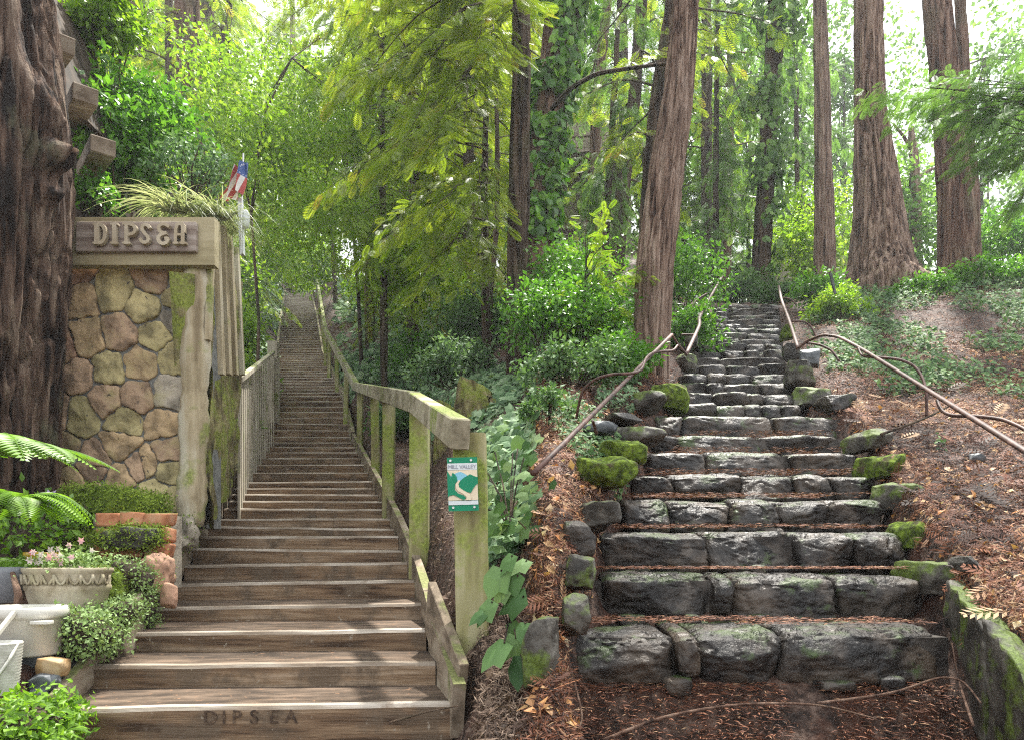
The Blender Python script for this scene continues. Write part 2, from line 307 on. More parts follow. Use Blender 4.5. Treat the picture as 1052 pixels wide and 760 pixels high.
_YG = np.concatenate([np.arange(0, 6, .1), np.arange(6, 20, .25), np.arange(20, 62, 1.)]); _PX = np.array([c[0] for c in CT], float)
_TZ = np.array([np.interp(_YG, [0, 1.6]+[a for a, b in c[1]], [ZC-.80, ZC-.80]+[(HOR-b)*a/F+ZC for a, b in c[1]]) for c in CT])
def smooth01(t): t = np.clip(t, 0, 1); return t*t*(3-2*t)
def H(x, y):
    x = np.asarray(x, float); y = np.asarray(y, float)
    r = np.hypot(x, y); a = np.clip(np.arctan2(x, y), -1.15, 1.15)
    Ye = np.where(np.abs(np.arctan2(x, y)) < 1.15, y, r*math.cos(1.15)); px = 526+F*np.tan(a)
    px = np.clip(px, _PX[0], _PX[-1]-1); i = np.clip(np.searchsorted(_PX, px, 'right')-1, 0, len(_PX)-2)
    t = smooth01((px-_PX[i])/(_PX[i+1]-_PX[i])); yy = np.clip(Ye, 0, 60)
    j = np.clip(np.searchsorted(_YG, yy, 'right')-1, 0, len(_YG)-2); u = (yy-_YG[j])/(_YG[j+1]-_YG[j])
    g = lambda ii: _TZ[ii, j]*(1-u)+_TZ[ii, j+1]*u
    z = g(i)*(1-t)+g(i+1)*t
    z = z+np.maximum(Ye-60, 0)*.12
    back = smooth01((np.abs(np.arctan2(x, y))-1.4)/1.0); z = z*(1-back)+(ZC-.85)*back
    z = z+(fbm(np.stack([x*1.3, y*1.3, x*0], -1), 3)-.5)*np.clip(.05+.03*r, 0, .8)*.6
    # stair corridors
    dl = np.abs(x-Lc(y))-LWID/2*1.0; w = 1-smooth01(dl/np.clip(.16+.02*y, .16, .8)); w = np.where((y > 2.2), w, w)
    z = z*(1-w)+(Lz(y)-.17)*w
    dr = np.abs(x-Rc(y))-Rh(y); w = 1-smooth01((dr+.02)/.16); w = np.where((y > 13.5) | (y < 1.5), 0, w)
    z = z*(1-w)+(Rz(y)-.30)*w
    return z
def G(px, Y, dz=0):
    x = (px-526)*Y/F; return np.array([x, Y, float(H(x, Y))+dz])
def build_terrain():
    rr = np.concatenate([[.02], np.arange(.4, 2.2, .2), np.arange(2.2, 8, .045), np.arange(8, 16, .1), np.arange(16, 60, .6), [62, 70, 85, 110, 160, 240, 400]])
    aa = np.concatenate([np.arange(-math.pi, -.75, .05), np.arange(-.75, .75, .006), np.arange(.75, math.pi, .05)])
    A, Rr = np.meshgrid(aa, rr, indexing='ij'); x = Rr*np.sin(A); y = Rr*np.cos(A); z = H(x, y)
    z = z+(fbm(np.stack([x*9, y*9, z*9], -1), 9)-.5)*.035
    n = len(rr); m = len(aa); i = np.arange(m)[:, None]*n; i2 = ((np.arange(m)+1) % m)[:, None]*n; j = np.arange(n-1)[None]
    b = MB(); b.add(np.stack([x, y, z], -1).reshape(-1, 3), np.stack([i+j, i2+j, i2+j+1, i+j+1], -1).reshape(-1, 4)[:, ::-1])
    o = b.build('ground', M['ground'], smooth=True); tag(o, 'brown forest hillside of soil and fallen needles', kind='structure')
    return o
build_terrain()
# ------------------------------------------------------------------ rocks
_cg = {}
def cube_grid(n):
    if n in _cg: return _cg[n]
    idx = {}; V = []; Q = []
    def g(p):
        k = tuple(int(round(c*n)) for c in p)
        if k not in idx: idx[k] = len(V); V.append([c/n*2-1 for c in k])
        return idx[k]
    for ax in range(3):
        for sd in (0, 1):
            for i in range(n):
                for j in range(n):
                    q = []
                    for a, b in ((i, j), (i+1, j), (i+1, j+1), (i, j+1)):
                        p = [0, 0, 0]; p[ax] = sd; p[(ax+1) % 3] = a/n; p[(ax+2) % 3] = b/n; q.append(g(p))
                    Q.append(q if sd else q[::-1])
    _cg[n] = (np.array(V, float), np.array(Q)); return _cg[n]
def rock(mb, c, d, seed, n=9, boxy=.75, cuts=10, rough=.06, rot=0, cutmin=.75):
    r = np.random.default_rng(seed); V, Q = cube_grid(n); q = boxy*V+(1-boxy)*nrm(V)*1.15
    sh = r.uniform(-.14, .14, (3, 3)); np.fill_diagonal(sh, 0); q = q+q@sh.T
    for _ in range(cuts):
        m = nrm(r.normal(size=3)); sup = np.max(q@m); dd = sup*r.uniform(cutmin, .97); over = np.maximum(q@m-dd, 0); q = q-over[:, None]*m
    q = q*np.array(d)/2
    sc_ = min(d); nn = fbm(q/sc_*1.7+seed*3.1, seed % 97, 3)-.5; q = q+nrm(q)*nn[:, None]*rough*sc_*2
    if rot: ca, sa = math.cos(rot), math.sin(rot); q = q@np.array([[ca, sa, 0], [-sa, ca, 0], [0, 0, 1]])
    mb.add(q+np.array(c), Q); return mb

def stepstone(mb, xl, xr, Yf, dep, zt, h, seed, n):
    r = np.random.default_rng(seed); V, Q = cube_grid(n); u, t, s = (V[:, 0]+1)/2, (V[:, 1]+1)/2, (V[:, 2]+1)/2
    L = xl[1]*(1-s)+xl[0]*s; Rr = xr[1]*(1-s)+xr[0]*s; w = Rr-L
    x = L+w*u; z = zt-h*(1-s); y = Yf+dep*t
    fr = np.clip(1-t*3, 0, 1); nd = np.abs(np.stack([2*u-1, 2*s-1])).max(0)
    fac = np.full(len(u), -9.)
    for _ in range(6):
        a, b_ = r.uniform(-.36, .36), r.uniform(-.38, .38); cx, cz = r.uniform(.15, .85), r.uniform(.2, .8); fac = np.maximum(fac, a*(u-cx)*np.mean(w)+b_*(s-cz)*h*1.3)
    ex = np.clip((np.abs(2*u-1)*np.mean(w)/2-(np.mean(w)/2-.035))/.035, 0, 1); ez = np.clip((np.abs(s-.5)*h-(h/2-.028))/.028, 0, 1)
    y = y+fr*(fac*.9+.03*ex**2+.024*ez**2+(1-s)*-.015)
    top = (s > .999)*1.0; z = z-(np.clip(1-t*2.5, 0, 1)**2)*.020*np.clip(s*3-2, 0, 1)-ex**2*.016*np.clip(s*2-1, 0, 1)-(1-t)*.018*s
    p = np.stack([x, y, z], -1); g = fbm(p*6+seed, seed % 50, 4)-.5; g2 = 1-np.abs(2*fbm(p*np.array([9, 9, 14])+seed, seed % 31, 3)-1)
    dirn = np.stack([np.sign(2*u-1)*(np.abs(2*u-1) > .98)*.3, -fr, (s > .9)*.7], -1)
    p = p+dirn*(g*.05-(g2 > .93)*.012)[:, None]
    mb.add(p, Q); return mb

# ------------------------------------------------------------------ left: wooden stairway
st = thing('wooden_stairway', (Lc(3.0), 3.0, LZ[0]-.2), 'long weathered timber stairway climbing straight up into the forest', 'stairway')
ys = [3.0, 3.4, 3.81, 4.36, 4.9]
_pt = [724, 681, 647.5, 621, 597, 578.4, 563.4, 550, 541, 532, 522, 514, 507, 500.7, 494]
_py = [float(np.interp(p, [y for w, y in LST][::-1], LY[::-1])) for p in _pt]
zz = [(Y, (HOR-p)*Y/F+ZC) for Y, p in zip(_py, _pt)]
Y, z = zz[-1]; steps = list(zz)
Yt = np.linspace(Y, 50, 4000); Zt = Lz(Yt); zlast = z
for a, b in zip(Yt, Zt):
    if b-zlast >= .205+.0006*len(steps): steps.append((a, b)); zlast = b
print('steps', len(steps), steps[98][0] if len(steps) > 98 else 0)
for k, (Y, z) in enumerate(steps[:99]):
    Yn = steps[k+1][0] if k+1 < len(steps) else Y+.4
    zp = steps[k-1][1] if k else z-.26
    cx = float(Lc(Y)); hw = LWID/2+.02; jz = rng.normal(0, .004, 2); ry = rng.normal(0, .006)+(.016 if k < 6 else 0)
    near = Y < 9; nx = 26 if near else 5
    xs = np.linspace(-hw, hw, nx); wav = (fbm(np.stack([xs*3+k*7, xs*0, xs*0], -1), 5, 3)-.5)*.010
    b = MB(); cant = xs*ry
    prof = [(.0, zp-z-.03), (.0, -.034), (.004, -.030)]
    # riser + tread block as a swept profile across the width; slight droop at the worn edge
    nh = .022+max(0, Y-9)*.0013; pr = [(0, zp-z-.05, 0), (0, -.03-nh, 1), (.0, -nh, 1), (.009, -.006, 1), (.035, -.001, 1), (Yn-Y+.04, .006, .6), (Yn-Y+.04, -.09, 0)]
    V = np.array([[[cx+x+(float(Lc(Y+p[0]))-cx), Y+p[0]+wv*.5, z+p[1]+(wv*.9+c)*p[2]] for p in pr] for x, wv, c in zip(xs, wav, cant)])
    m = len(pr); i = np.arange(nx-1)[:, None]*m; j = np.arange(m-1)[None]
    Q = np.stack([i+j, i+m+j, i+m+j+1, i+j+1], -1).reshape(-1, 4)
    mi = np.tile([0, 0, 1, 1, 2, 0], nx-1)
    b.add(V.reshape(-1, 3), Q); b.mi[-1] = mi
    o = b.build('step', [M['step'], M['nosing'], M['tread']], st, smooth=False, loc=(cx, Y, z))
def side_board(side, y0, y1, off, w, h, up, name='stringer', m='stringer', seg=.6):
    b = MB(); n = max(2, int((y1-y0)/seg)); yy = np.linspace(y0, y1, n)
    for a, c in zip(yy[:-1], yy[1:]):
        pa = (float(Lc(a))+side*(LWID/2+off), a, float(Lz(a))+up); pc = (float(Lc(c))+side*(LWID/2+off), c+.01, float(Lz(c))+up)
        b.beam(pa, pc, w, h)
    return b.build(name, M[m], st, loc=(float(Lc(y0))+side*(LWID/2+off), y0, float(Lz(y0))))
side_board(1, 2.95, 13.8, .05, .055, .26, .0); side_board(1, 13.8, 50, .05, .07, .26, .03)
side_board(-1, 5.1, 13.8, .06, .07, .24, .03); side_board(-1, 13.8, 50, .06, .09, .26, .03)
b = MB(); b.beam(P(474, 712, 3.02), P(442, 622, 3.75), .045, .30); b.build('retaining_board', M['stringer'], st, loc=P(460, 700, 3.1), bevel=.004)
b = MB(); b.beam(P(30, 731, 2.95), P(78, 686, 3.35), .07, .09); b.build('curb_board', M['black'], st, loc=P(52, 727, 2.95), bevel=.006)
b = MB(); b.beam(P(56, 729, 3.03), P(104, 672, 3.55), .045, .15); b.beam(P(122, 655, 3.62), P(152, 620, 4.1), .05, .26); b.build('curb_board', M['stringer'], st, loc=P(66, 740, 2.98), bevel=.006)
# letters on the bottom step: raised, coloured dark like the shade in a carving
def text_mesh(txt, size, m, ext=.0, name='lettering', spacing=1.0, bold=0):
    cu = bpy.data.curves.new(name, 'FONT'); cu.body = txt; cu.size = size; cu.extrude = ext; cu.space_character = spacing; cu.align_x = 'CENTER'; cu.align_y = 'CENTER'; cu.offset = bold
    t = bpy.data.objects.new(name, cu); COL.objects.link(t); dg = bpy.context.evaluated_depsgraph_get()
    me = bpy.data.meshes.new_from_object(t.evaluated_get(dg)); bpy.data.objects.remove(t); me.materials.clear(); me.materials.append(m)
    o = bpy.data.objects.new(name, me); COL.objects.link(o); return o
first = [c for c in st.children if c.name.startswith('step')][0]
for k, (ch, px_) in enumerate(zip('DIPSEA', (216, 230, 243, 261, 281, 299))):
    t = text_mesh(ch, .085, M['cut_shade'], .0012, 'dark_letter', 1, .0006); t.parent = first; t.rotation_euler = (R(90), R(random.uniform(-3, 3)), 0); t.location = Vector(P(px_, 737-(px_-216)*.01, 2.994))-first.location-st.location

# handrail on the right of the timber stairs
hr = thing('handrail', G(475, 3.25), 'mossy wooden handrail on square posts along right side of timber stairway', 'handrail')
RP = [(473, 446, 3.1), (426, 413, 5.0), (366, 397, 12.4), (334, 339, 22), (326, 289, 44)]
for (a, c), wh in zip(zip(RP[:-1], RP[1:]), ((.09, .14), (.09, .15), (.10, .16), (.12, .2))):
    b = MB(); b.beam(P(*a), P(*c), *wh); b.build('rail', M['rail'], hr, loc=P(*a), bevel=.006)
posts = [(478, 3.27, .155), (436, 5.0, .14), (409, 7.2, .12), (388, 9.0, .10), (369, 12.0, .10)]
for Yp in np.arange(14.8, 44, 2.9):
    px = np.interp(Yp, [12.4, 22, 44], [366, 334, 326]); posts.append((px-.5, Yp, .10))
ry_, rx_, rz_ = np.array([P(*a)[1] for a in RP]), np.array([P(*a)[0] for a in RP]), np.array([P(*a)[2] for a in RP])
for k, (px, Yp, w) in enumerate(posts):
    top = float(np.interp(Yp, ry_, rz_))-.02; x = (px-526)*Yp/F; g = float(H(x, Yp))
    if k: x = float(np.interp(Yp, ry_, rx_))+.075*0+.0
    b = MB(); tilt = rng.normal(0, .012); nseg = 6; zs = np.linspace(g-.25, top, nseg)
    s = w/2; V = []
    for i, zv in enumerate(zs):
        for dx, dy in ((-s, -s), (s, -s), (s, s), (-s, s)): V.append([x+.02+dx+tilt*(top-zv)+rng.normal(0, .002), Yp+dy+.10*(k > 0)+.03, zv-(.0 if i < nseg-1 else 0)])
    Q = [[i*4+j, i*4+(j+1) % 4, i*4+4+(j+1) % 4, i*4+4+j] for i in range(nseg-1) for j in range(4)]
    b.add(V, np.array(Q)); b.add(V[-4:], [[0, 1, 2, 3]])
    p = b.build('post', M['post'], hr, loc=(x, Yp, g), bevel=.008)

# trail sign
sp = P(475.5, 497, 3.14); ux = np.array([1, .06, .035]); ux /= np.linalg.norm(ux); uz = nrm(np.array([-.035, .0, 1.])); 
def sq(x0, y0, x1, y1): return [(x0, y0), (x1, y0), (x1, y1), (x0, y1)]
mm = P(1, 0, 3.14)[0]-P(0, 0, 3.14)[0]; SW, SH = 31*mm, 55*mm
ts = thing('trail_sign', sp, 'green and cream trail marker plate with winding path picture on nearest handrail post', 'sign')
def lay(name, m, poly, d):
    b = MB(); b.prism([((x-.5)*SW, (.5-y)*SH) for x, y in poly][::-1], sp-np.array([0, 1, 0])*d, ux, uz, .0012); return b.build(name, M[m], ts, loc=sp)
nd = -np.cross(ux, uz)
b = MB(); b.prism([((x-.5)*SW, (.5-y)*SH) for x, y in sq(0, 0, 1, 1)][::-1], sp, ux, uz, .004); b.build('plate', M['sgreen'], ts, loc=sp)
lay('name_strip', 'swhite', sq(.01, .11, .99, .235), .006); lay('picture', 'scream', sq(.01, .24, .99, .80), .006); lay('base_strip', 'swhite', sq(.01, .81, .99, .885), .006)
lay('mountain', 'sblue', [(.08, .36), (.30, .29), (.42, .27), (.52, .29), (.66, .34), (.60, .45), (.34, .46), (.15, .42)], .008)
lay('trees', 'sgreen', [(.0, .25), (.07, .31), (.13, .37), (.18, .28), (.24, .31), (.31, .36), (.33, .43), (.25, .50), (.23, .60), (.33, .67), (.52, .71), (.60, .76), (.52, .80), (.36, .75), (.2, .70), (.06, .71), (.0, .74)], .010)
lay('trees', 'sgreen', [(.40, .45), (.55, .38), (.66, .35), (.75, .32), (.90, .36), (1., .38), (1., .50), (.92, .53), (.82, .61), (.76, .67), (.62, .65), (.44, .60), (.33, .55), (.34, .49)], .010)
lay('path', 'scream', [(.36, .43), (.43, .43), (.36, .50), (.38, .56), (.52, .62), (.70, .68), (.78, .76), (.74, .80), (.60, .80), (.62, .74), (.50, .68), (.34, .63), (.27, .57), (.27, .50)], .012)
t = text_mesh('MILL VALLEY', SH*.10, M['sgrey'], .0004, 'lettering', .92); t.parent = ts; t.rotation_euler = (R(90), R(-2), R(3.4)); t.location = Vector(uz*(.5-.178)*SH+np.array([0, -.009, 0]))
for x, y in ((.8, .06), (.16, .935), (.86, .935), (.12, .06)):
    b = MB(); c = sp+ux*(x-.5)*SW+uz*(.5-y)*SH-np.array([0, .004, 0]); b.tube([c, c-np.array([0, .006, 0])], .0055, 10); b.build('bolt', M['bolt'], ts, loc=c)

# ------------------------------------------------------------------ stone gate wall with name board
WY = 5.0
wall = thing('stone_gate_wall', P(125, 525, WY), 'tall gate wall of irregular tan and olive stones beside timber stairway', 'wall')
b = MB(); a0 = P(60, 540, WY+.06); a1 = P(196, 268, WY+.06)
b.box(((a0[0]+a1[0])/2, WY+.30, (a0[2]+a1[2])/2), (a1[0]-a0[0], .57, a1[2]-a0[2])); b.build('mortar', M['mortar'], wall, loc=P(125, 525, WY+.1))
def clip(poly, p, n):
    out = []
    for i in range(len(poly)):
        a, c = poly[i], poly[(i+1) % len(poly)]; da, dc = (a-p)@n, (c-p)@n
        if da <= 0: out.append(a)
        if (da < 0) != (dc < 0): out.append(a+(c-a)*da/(da-dc))
    return out
r2 = random.Random(11); seeds = []; stn = []
for cx_, cy_, tn in [(205, 208, 'pink'), (222, 290, 'tan'), (315, 270, 'olive'), (430, 235, 'brown'), (508, 222, 'olive'), (402, 312, 'olive'), (492, 298, 'olive'), (485, 345, 'grey'), (245, 400, 'tan'), (330, 385, 'brown'), (435, 390, 'olive'), (165, 425, 'pink'), (484, 452, 'olive'), (215, 505, 'brown'), (302, 488, 'olive'), (388, 475, 'tan'), (292, 570, 'brown'), (385, 560, 'brown'), (468, 552, 'grey'), (150, 600, 'brown'), (225, 612, 'olive'), (345, 635, 'olive'), (452, 640, 'tan'), (165, 715, 'brown'), (335, 695, 'tan'), (262, 742, 'brown'), (400, 752, 'tan'), (472, 715, 'brown')]:
    seeds.append(np.array([cx_/2.715, cy_/2.715+200])); stn.append(tn)
for cx_, cy_, tn in [(240, 50, 'brown'), (185, 88, 'tan'), (310, 82, 'tan'), (365, 45, 'brown'), (440, 60, 'olive'), (400, 118, 'olive'), (250, 130, 'brown'), (330, 140, 'tan'), (450, 140, 'olive'), (150, 140, 'grey')]:
    seeds.append(np.array([cx_/2.533, cy_/2.533+460])); stn.append(tn)
for k, s in enumerate(seeds):
    poly = [np.array(q, float) for q in ((61, 268), (192, 268), (190, 527), (44, 527))]
    if s[1] < 330: poly = [np.array(q, float) for q in ((62, 268), (192, 268), (190, 527), (50, 527))]
    for s2 in seeds:
        if s2 is s: continue
        d = (s2-s); L = np.linalg.norm(d); d = d/L
        poly = clip(poly, (s+s2)/2-d*.55, d)
        if not poly: break
    if len(poly) < 3: continue
    poly = np.array(poly); cen = poly.mean(0)
    # resample outline, roughen, build domed slab
    seg = np.roll(poly, -1, 0)-poly; ln = np.linalg.norm(seg, axis=1); tt = np.linspace(0, ln.sum(), 36, endpoint=False); cs = np.concatenate([[0], np.cumsum(ln)])
    pts = []
    for q in tt:
        i = min(np.searchsorted(cs, q, 'right')-1, len(poly)-1); pts.append(poly[i]+seg[i]*(q-cs[i])/max(ln[i], 1e-6))
    pts = np.array(pts); pts = (pts+np.roll(pts, 1, 0)*.5+np.roll(pts, -1, 0)*.5)/2; pts = pts+(fbm(np.stack([pts[:, 0]*.18, pts[:, 1]*.18, pts[:, 0]*0+k], -1), 2, 3)[:, None]-.5)*6.5*nrm(pts-cen)
    V = []; ringdef = [(1, .07), (1, .0), (.992, -.02), (.965, -.028), (.85, -.03), (.68, -.032), (.5, -.033), (.3, -.033), (.12, -.034)]; bulge = r2.uniform(.6, 1.2)
    for f, dy in ringdef:
        for p in pts:
            q = cen+(p-cen)*f; w = P(q[0], q[1], WY); e = (float(fbm(np.array([q[0]*.09, q[1]*.09, k*3.]), 4, 4))-.5)*.055 if dy < 0 else 0
            V.append([w[0], WY+.02+dy*bulge+e, w[2]])
    w = P(cen[0], cen[1], WY); V.append([w[0], WY+.02-.036*bulge, w[2]])
    n = len(pts); Q = [[i*n+j, i*n+(j+1) % n, (i+1)*n+(j+1) % n, (i+1)*n+j] for i in range(len(ringdef)-1) for j in range(n)]
    b = MB(); b.add(V, np.array(Q)); L6 = (len(ringdef)-1)*n; b.f.append(np.array([[L6+j, L6+(j+1) % n, len(V)-1] for j in range(n)])); b.r.append(np.full(n, .5)); b.mi.append(np.zeros(n, int))
    b.build('stone', M['ws_'+stn[k]], wall, smooth=True, loc=w)
# name board
sb = thing('name_board', P(140, 247, 4.86), 'olive wooden name board reading DIPSEA on top of the stone gate wall', 'sign')
b = MB(); A = P(61.5, 272, 4.86); B = P(220, 223, 4.86); b.box(((A[0]+B[0])/2, 4.90, (A[2]+B[2])/2), (B[0]-A[0], .07, B[2]-A[2])); b.build('board', M['signwood'], sb, loc=P(140, 247, 4.9))
A = P(78, 258.5, 4.83); B = P(201.5, 228, 4.83); b = MB(); b.box(((A[0]+B[0])/2, 4.845, (A[2]+B[2])/2), (B[0]-A[0], .035, B[2]-A[2])); b.build('plank', M['signinner'], sb, loc=P(140, 243, 4.84), bevel=.004)
def stroke_letter(strokes, x0, y0, x1, y1):
    b = MB(); th = .03
    for s in strokes:
        w = s[0]; pts = [P(x0+(x1-x0)*p[0], y0+(y1-y0)*p[1], 4.80) for p in s[1:]]
        if len(pts) > 2:  # smooth curve
            pp = np.array(pts); t = np.linspace(0, 1, len(pp)); tt = np.linspace(0, 1, 16)
            pts = [np.array([np.interp(u, t, pp[:, 0]), 4.80, np.interp(u, t, pp[:, 2])]) for u in tt]
            pp = np.array(pts)
            for _ in range(2): pp[1:-1] = (pp[:-2]+2*pp[1:-1]+pp[2:])/4
            pts = list(pp)
        for a, c in zip(pts[:-1], pts[1:]):
            d = c-a; e = d/np.linalg.norm(d)*w*.001*2; th2 = th+random.random()*.0015
            b.beam(a-e, c+e, th2, w*.00685, up=(0, 1, 0) if False else (-e[2], 0, e[0]) if True else None)
    b.build('letter', M['letter'], sb, loc=P((x0+x1)/2, (y0+y1)/2, 4.8))
stroke_letter([(3.4, (.22, 0), (.22, 1)), (2, (.42, .03), (.42, .97)), (2, (0, .01), (.5, .01)), (2, (0, .98), (.6, .98)), (3.4, (.45, .01), (.8, .08), (1, .35), (1, .65), (.8, .92), (.5, .98))], 97, 231, 109, 251)
stroke_letter([(4, (.5, 0), (.5, 1)), (2, (0, .01), (1, .01)), (2, (0, .98), (1, .98))], 115, 231, 121.5, 251)
stroke_letter([(3.4, (.25, 0), (.25, 1)), (2, (0, .01), (.5, .01)), (2, (0, .98), (.55, .98)), (3.2, (.3, .01), (.8, .03), (1, .2), (1, .35), (.8, .52), (.35, .55))], 127.5, 231, 140, 251)
stroke_letter([(3.2, (.95, .2), (.8, .02), (.35, 0), (.1, .2), (.3, .45), (.8, .6), (.95, .8), (.7, 1), (.2, .98), (.05, .78))], 144.5, 231, 155, 251)
stroke_letter([(3.2, (.95, .12), (.6, .0), (.2, .05), (.08, .25), (.3, .42), (.7, .45)), (3.4, (.7, .45), (.2, .52), (0, .75), (.3, 1), (.8, .95), (1, .7), (.7, .72))], 162.5, 231, 174.5, 252)
stroke_letter([(3.2, (.2, 1), (.2, .3), (.35, .04), (.6, 0)), (3.8, (.6, 0), (.85, .05), (.85, 1)), (2.4, (.2, .55), (.85, .55)), (2, (0, .98), (.42, .98)), (2, (.6, .98), (1.1, .98))], 179, 231, 190.5, 251)
gp = thing('gate_post', P(199, 540, 4.98), 'thick weathered grey timber post under right end of the name board', 'post')
b = MB(); zs = np.linspace(540, 272, 30); b.tube([P(np.interp(v, [270, 540], [204, 196]), v, 5.0) for v in zs], [.098+.01*math.sin(v*.09)+.006*math.sin(v*.31) for v in zs], 20); b.build('trunk', M['gatepost'], gp, smooth=True, loc=P(199, 540, 5))
b = MB(); b.beam(P(214, 350, 4.97), P(217, 262, 4.97), .035, .05, up=(0, 1, 0)); b.build('plank', M['gatepost'], gp, loc=P(214, 350, 4.97))
# mossy slab side and its rough top
ms = thing('mossy_timber_side', P(225, 520, 5.3), 'rough moss covered timber side of the gate wall facing the stairs', 'wall')
def slab_pt(u, v):  # u 0..1 back, v 0..1 up
    Y = 5.05+u*2.1; px = 216+u*29; top = 268+(u-.0)*22; bot = 545-u*70
    return P(px, bot+(top-bot)*v, Y)
nu, nv = 60, 120; V = []; 
for i in range(nu):
    for j in range(nv):
        p = slab_pt(i/(nu-1), j/(nv-1)); e = (fbm(np.array([p[0]*5, p[1]*7, p[2]*1.6]), 8, 5)-.5)*.22; V.append(p+np.array([e, 0, 0]))
q = [[i*nv+j, (i+1)*nv+j, (i+1)*nv+j+1, i*nv+j+1] for i in range(nu-1) for j in range(nv-1)]
b = MB(); b.add(V, np.array(q)); b.beam(slab_pt(.02, .5)-np.array([.17, 0, 0]), slab_pt(.98, .5)-np.array([.17, 0, 0]), .16, 1.7); b.build('slab', M['mossbark'], ms, smooth=True, loc=P(225, 520, 5.3))
for px, Y, t, w in ((222, 5.2, 228, .05), (229, 5.6, 232, .06), (236, 6.1, 242, .05), (243, 6.8, 255, .05)):
    b = MB(); b.beam(P(px+6, 385, Y), P(px, t, Y), .04, w, up=(0, 1, 0)); b.build('batten', M['gatepost'], ms, loc=P(px, 385, Y))
# picket fence
fe = thing('picket_fence', P(246, 480, 7.4), 'grey vertical board fence between gate wall and timber stairway', 'fence')
npk = 17
for k in range(npk):
    u = k/(npk-1); Y = 7.3+u*6.0; px = 246+u*35; tp = 392-u*27; x = (px-526)*Y/F; g = float(H(x, Y)); top = P(px, tp, Y)[2]
    b = MB(); b.beam((x, Y, g-.15), (x, Y, top+rng.normal(0, .015)), .335, .022, up=(.2, -1, 0) if False else (1, .35, 0)); b.build('picket', M['fencewood'], fe, loc=(x, Y, g))
b = MB(); b.beam(P(246, 390, 7.3), P(281, 362, 13.3), .06, .05); b.build('top_rail', M['fencewood'], fe, loc=P(246, 390, 7.3))
b = MB(); b.box(P(281, 362, 13.5)+np.array([.0, 0, -.6]), (.18, .18, 1.6)); b.build('post', M['fencewood'], fe, loc=P(281, 400, 13.5))

# ------------------------------------------------------------------ house at left (eave and beams)
ho = thing('cabin', P(60, 400, 6.5), 'dark timber cabin with projecting roof beams behind the big burled tree', 'house')
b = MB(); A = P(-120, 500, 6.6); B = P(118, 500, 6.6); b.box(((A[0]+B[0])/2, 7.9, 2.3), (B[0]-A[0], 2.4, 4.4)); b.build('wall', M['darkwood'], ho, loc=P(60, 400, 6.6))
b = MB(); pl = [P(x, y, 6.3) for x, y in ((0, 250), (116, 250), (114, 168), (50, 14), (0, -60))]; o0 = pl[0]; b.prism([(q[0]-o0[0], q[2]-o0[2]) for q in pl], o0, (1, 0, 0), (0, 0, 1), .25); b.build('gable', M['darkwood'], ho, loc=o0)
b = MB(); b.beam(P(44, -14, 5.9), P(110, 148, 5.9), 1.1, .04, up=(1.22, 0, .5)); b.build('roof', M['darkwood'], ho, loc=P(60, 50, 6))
for px, py in ((64, 44), (88, 97), (106, 150)):
    b = MB(); b.beam(P(px, py, 4.95), P(px-20, py+34, 6.4), .16, .11); b.build('beam', M['beamwood'], ho, loc=P(px, py, 5.5), bevel=.006)
b = MB()
for k in range(4): b.beam(P(76+k*6, 215, 6.4), P(74+k*6, 160, 6.4), .03, .045, up=(0, 1, 0))
b.build('siding', M['beamwood'], ho, loc=P(80, 215, 6.4))
# ------------------------------------------------------------------ right: stone stairway
rs = thing('stone_stairway', (float(Rc(3.07)), 3.07, RZ[0]-.25), 'uneven stairway of dark wet stone blocks with mossy edges climbing between iron rails', 'stairway')
splits = [[588, 697, 722, 808, 985], [620, 736, 758, 868, 956], [613, 729, 822, 880, 938], [639, 690, 752, 803, 855, 908], [651, 695, 764, 820, 862, 901], [666, 728, 818, 885], [672, 698, 790, 868], [675, 701, 800, 867]]
sd = 100
def step_obj(k, Y, z, xs, rise, depth, base_rise):
    global sd
    e = thing('step', (xs[0], Y, z), None, None); e.parent = rs; e.location = Vector((xs[0], Y, z-rise))-rs.location
    inv = Vector((xs[0], Y, z-rise))
    b = MB(); b.box(((xs[0]+xs[-1])/2, Y+depth/2+.12, z-.5-.05), (xs[-1]-xs[0]+.06, depth, 1.0))
    c = b.build('core', M['stonecore'], None, loc=inv); c.parent = e; c.location = (0, 0, 0)
    rr = random.Random(sd*7); sl = [0]+[rr.uniform(-.045, .045)*min(1, 3*min(xs[q+1]-xs[q], xs[q]-xs[q-1])) for q in range(1, len(xs)-1)]+[0]
    for q in range(len(xs)-1):
        sd += 1; r = random.Random(sd); a, bb = xs[q], xs[q+1]; w = bb-a; small = w < .14; g = .004
        h = rise*(r.uniform(.93, 1.0) if not small else r.uniform(.8, .95)); dz = r.uniform(-.016, .010)
        b = MB(); stepstone(b, (a+sl[q]+g, a-sl[q]+g), (bb+sl[q+1]-g, bb-sl[q+1]-g), Y+r.uniform(-.035, .02)+(.02 if small else 0), depth*1.05+.05, z+dz, h, sd, 30 if Y < 4.5 else 20 if Y < 6.5 else 10)
        s_ = b.build('stone', M['stepstone'], None, smooth=True, loc=inv); s_.parent = e; s_.location = (0, 0, 0)
    if Y < 6.3:   # small chinking stones under the treads
        for q in range(3):
            sd += 1; r = random.Random(sd); a = r.uniform(xs[0]+.1, xs[-1]-.1)
            b = MB(); rock(b, (a, Y+.04, z-rise+.012), (r.uniform(.08, .16), .12, r.uniform(.05, .085)), sd, n=6, boxy=.6)
            s_ = b.build('chink_stone', M['stepstone'], None, smooth=True, loc=inv); s_.parent = e; s_.location = (0, 0, 0)
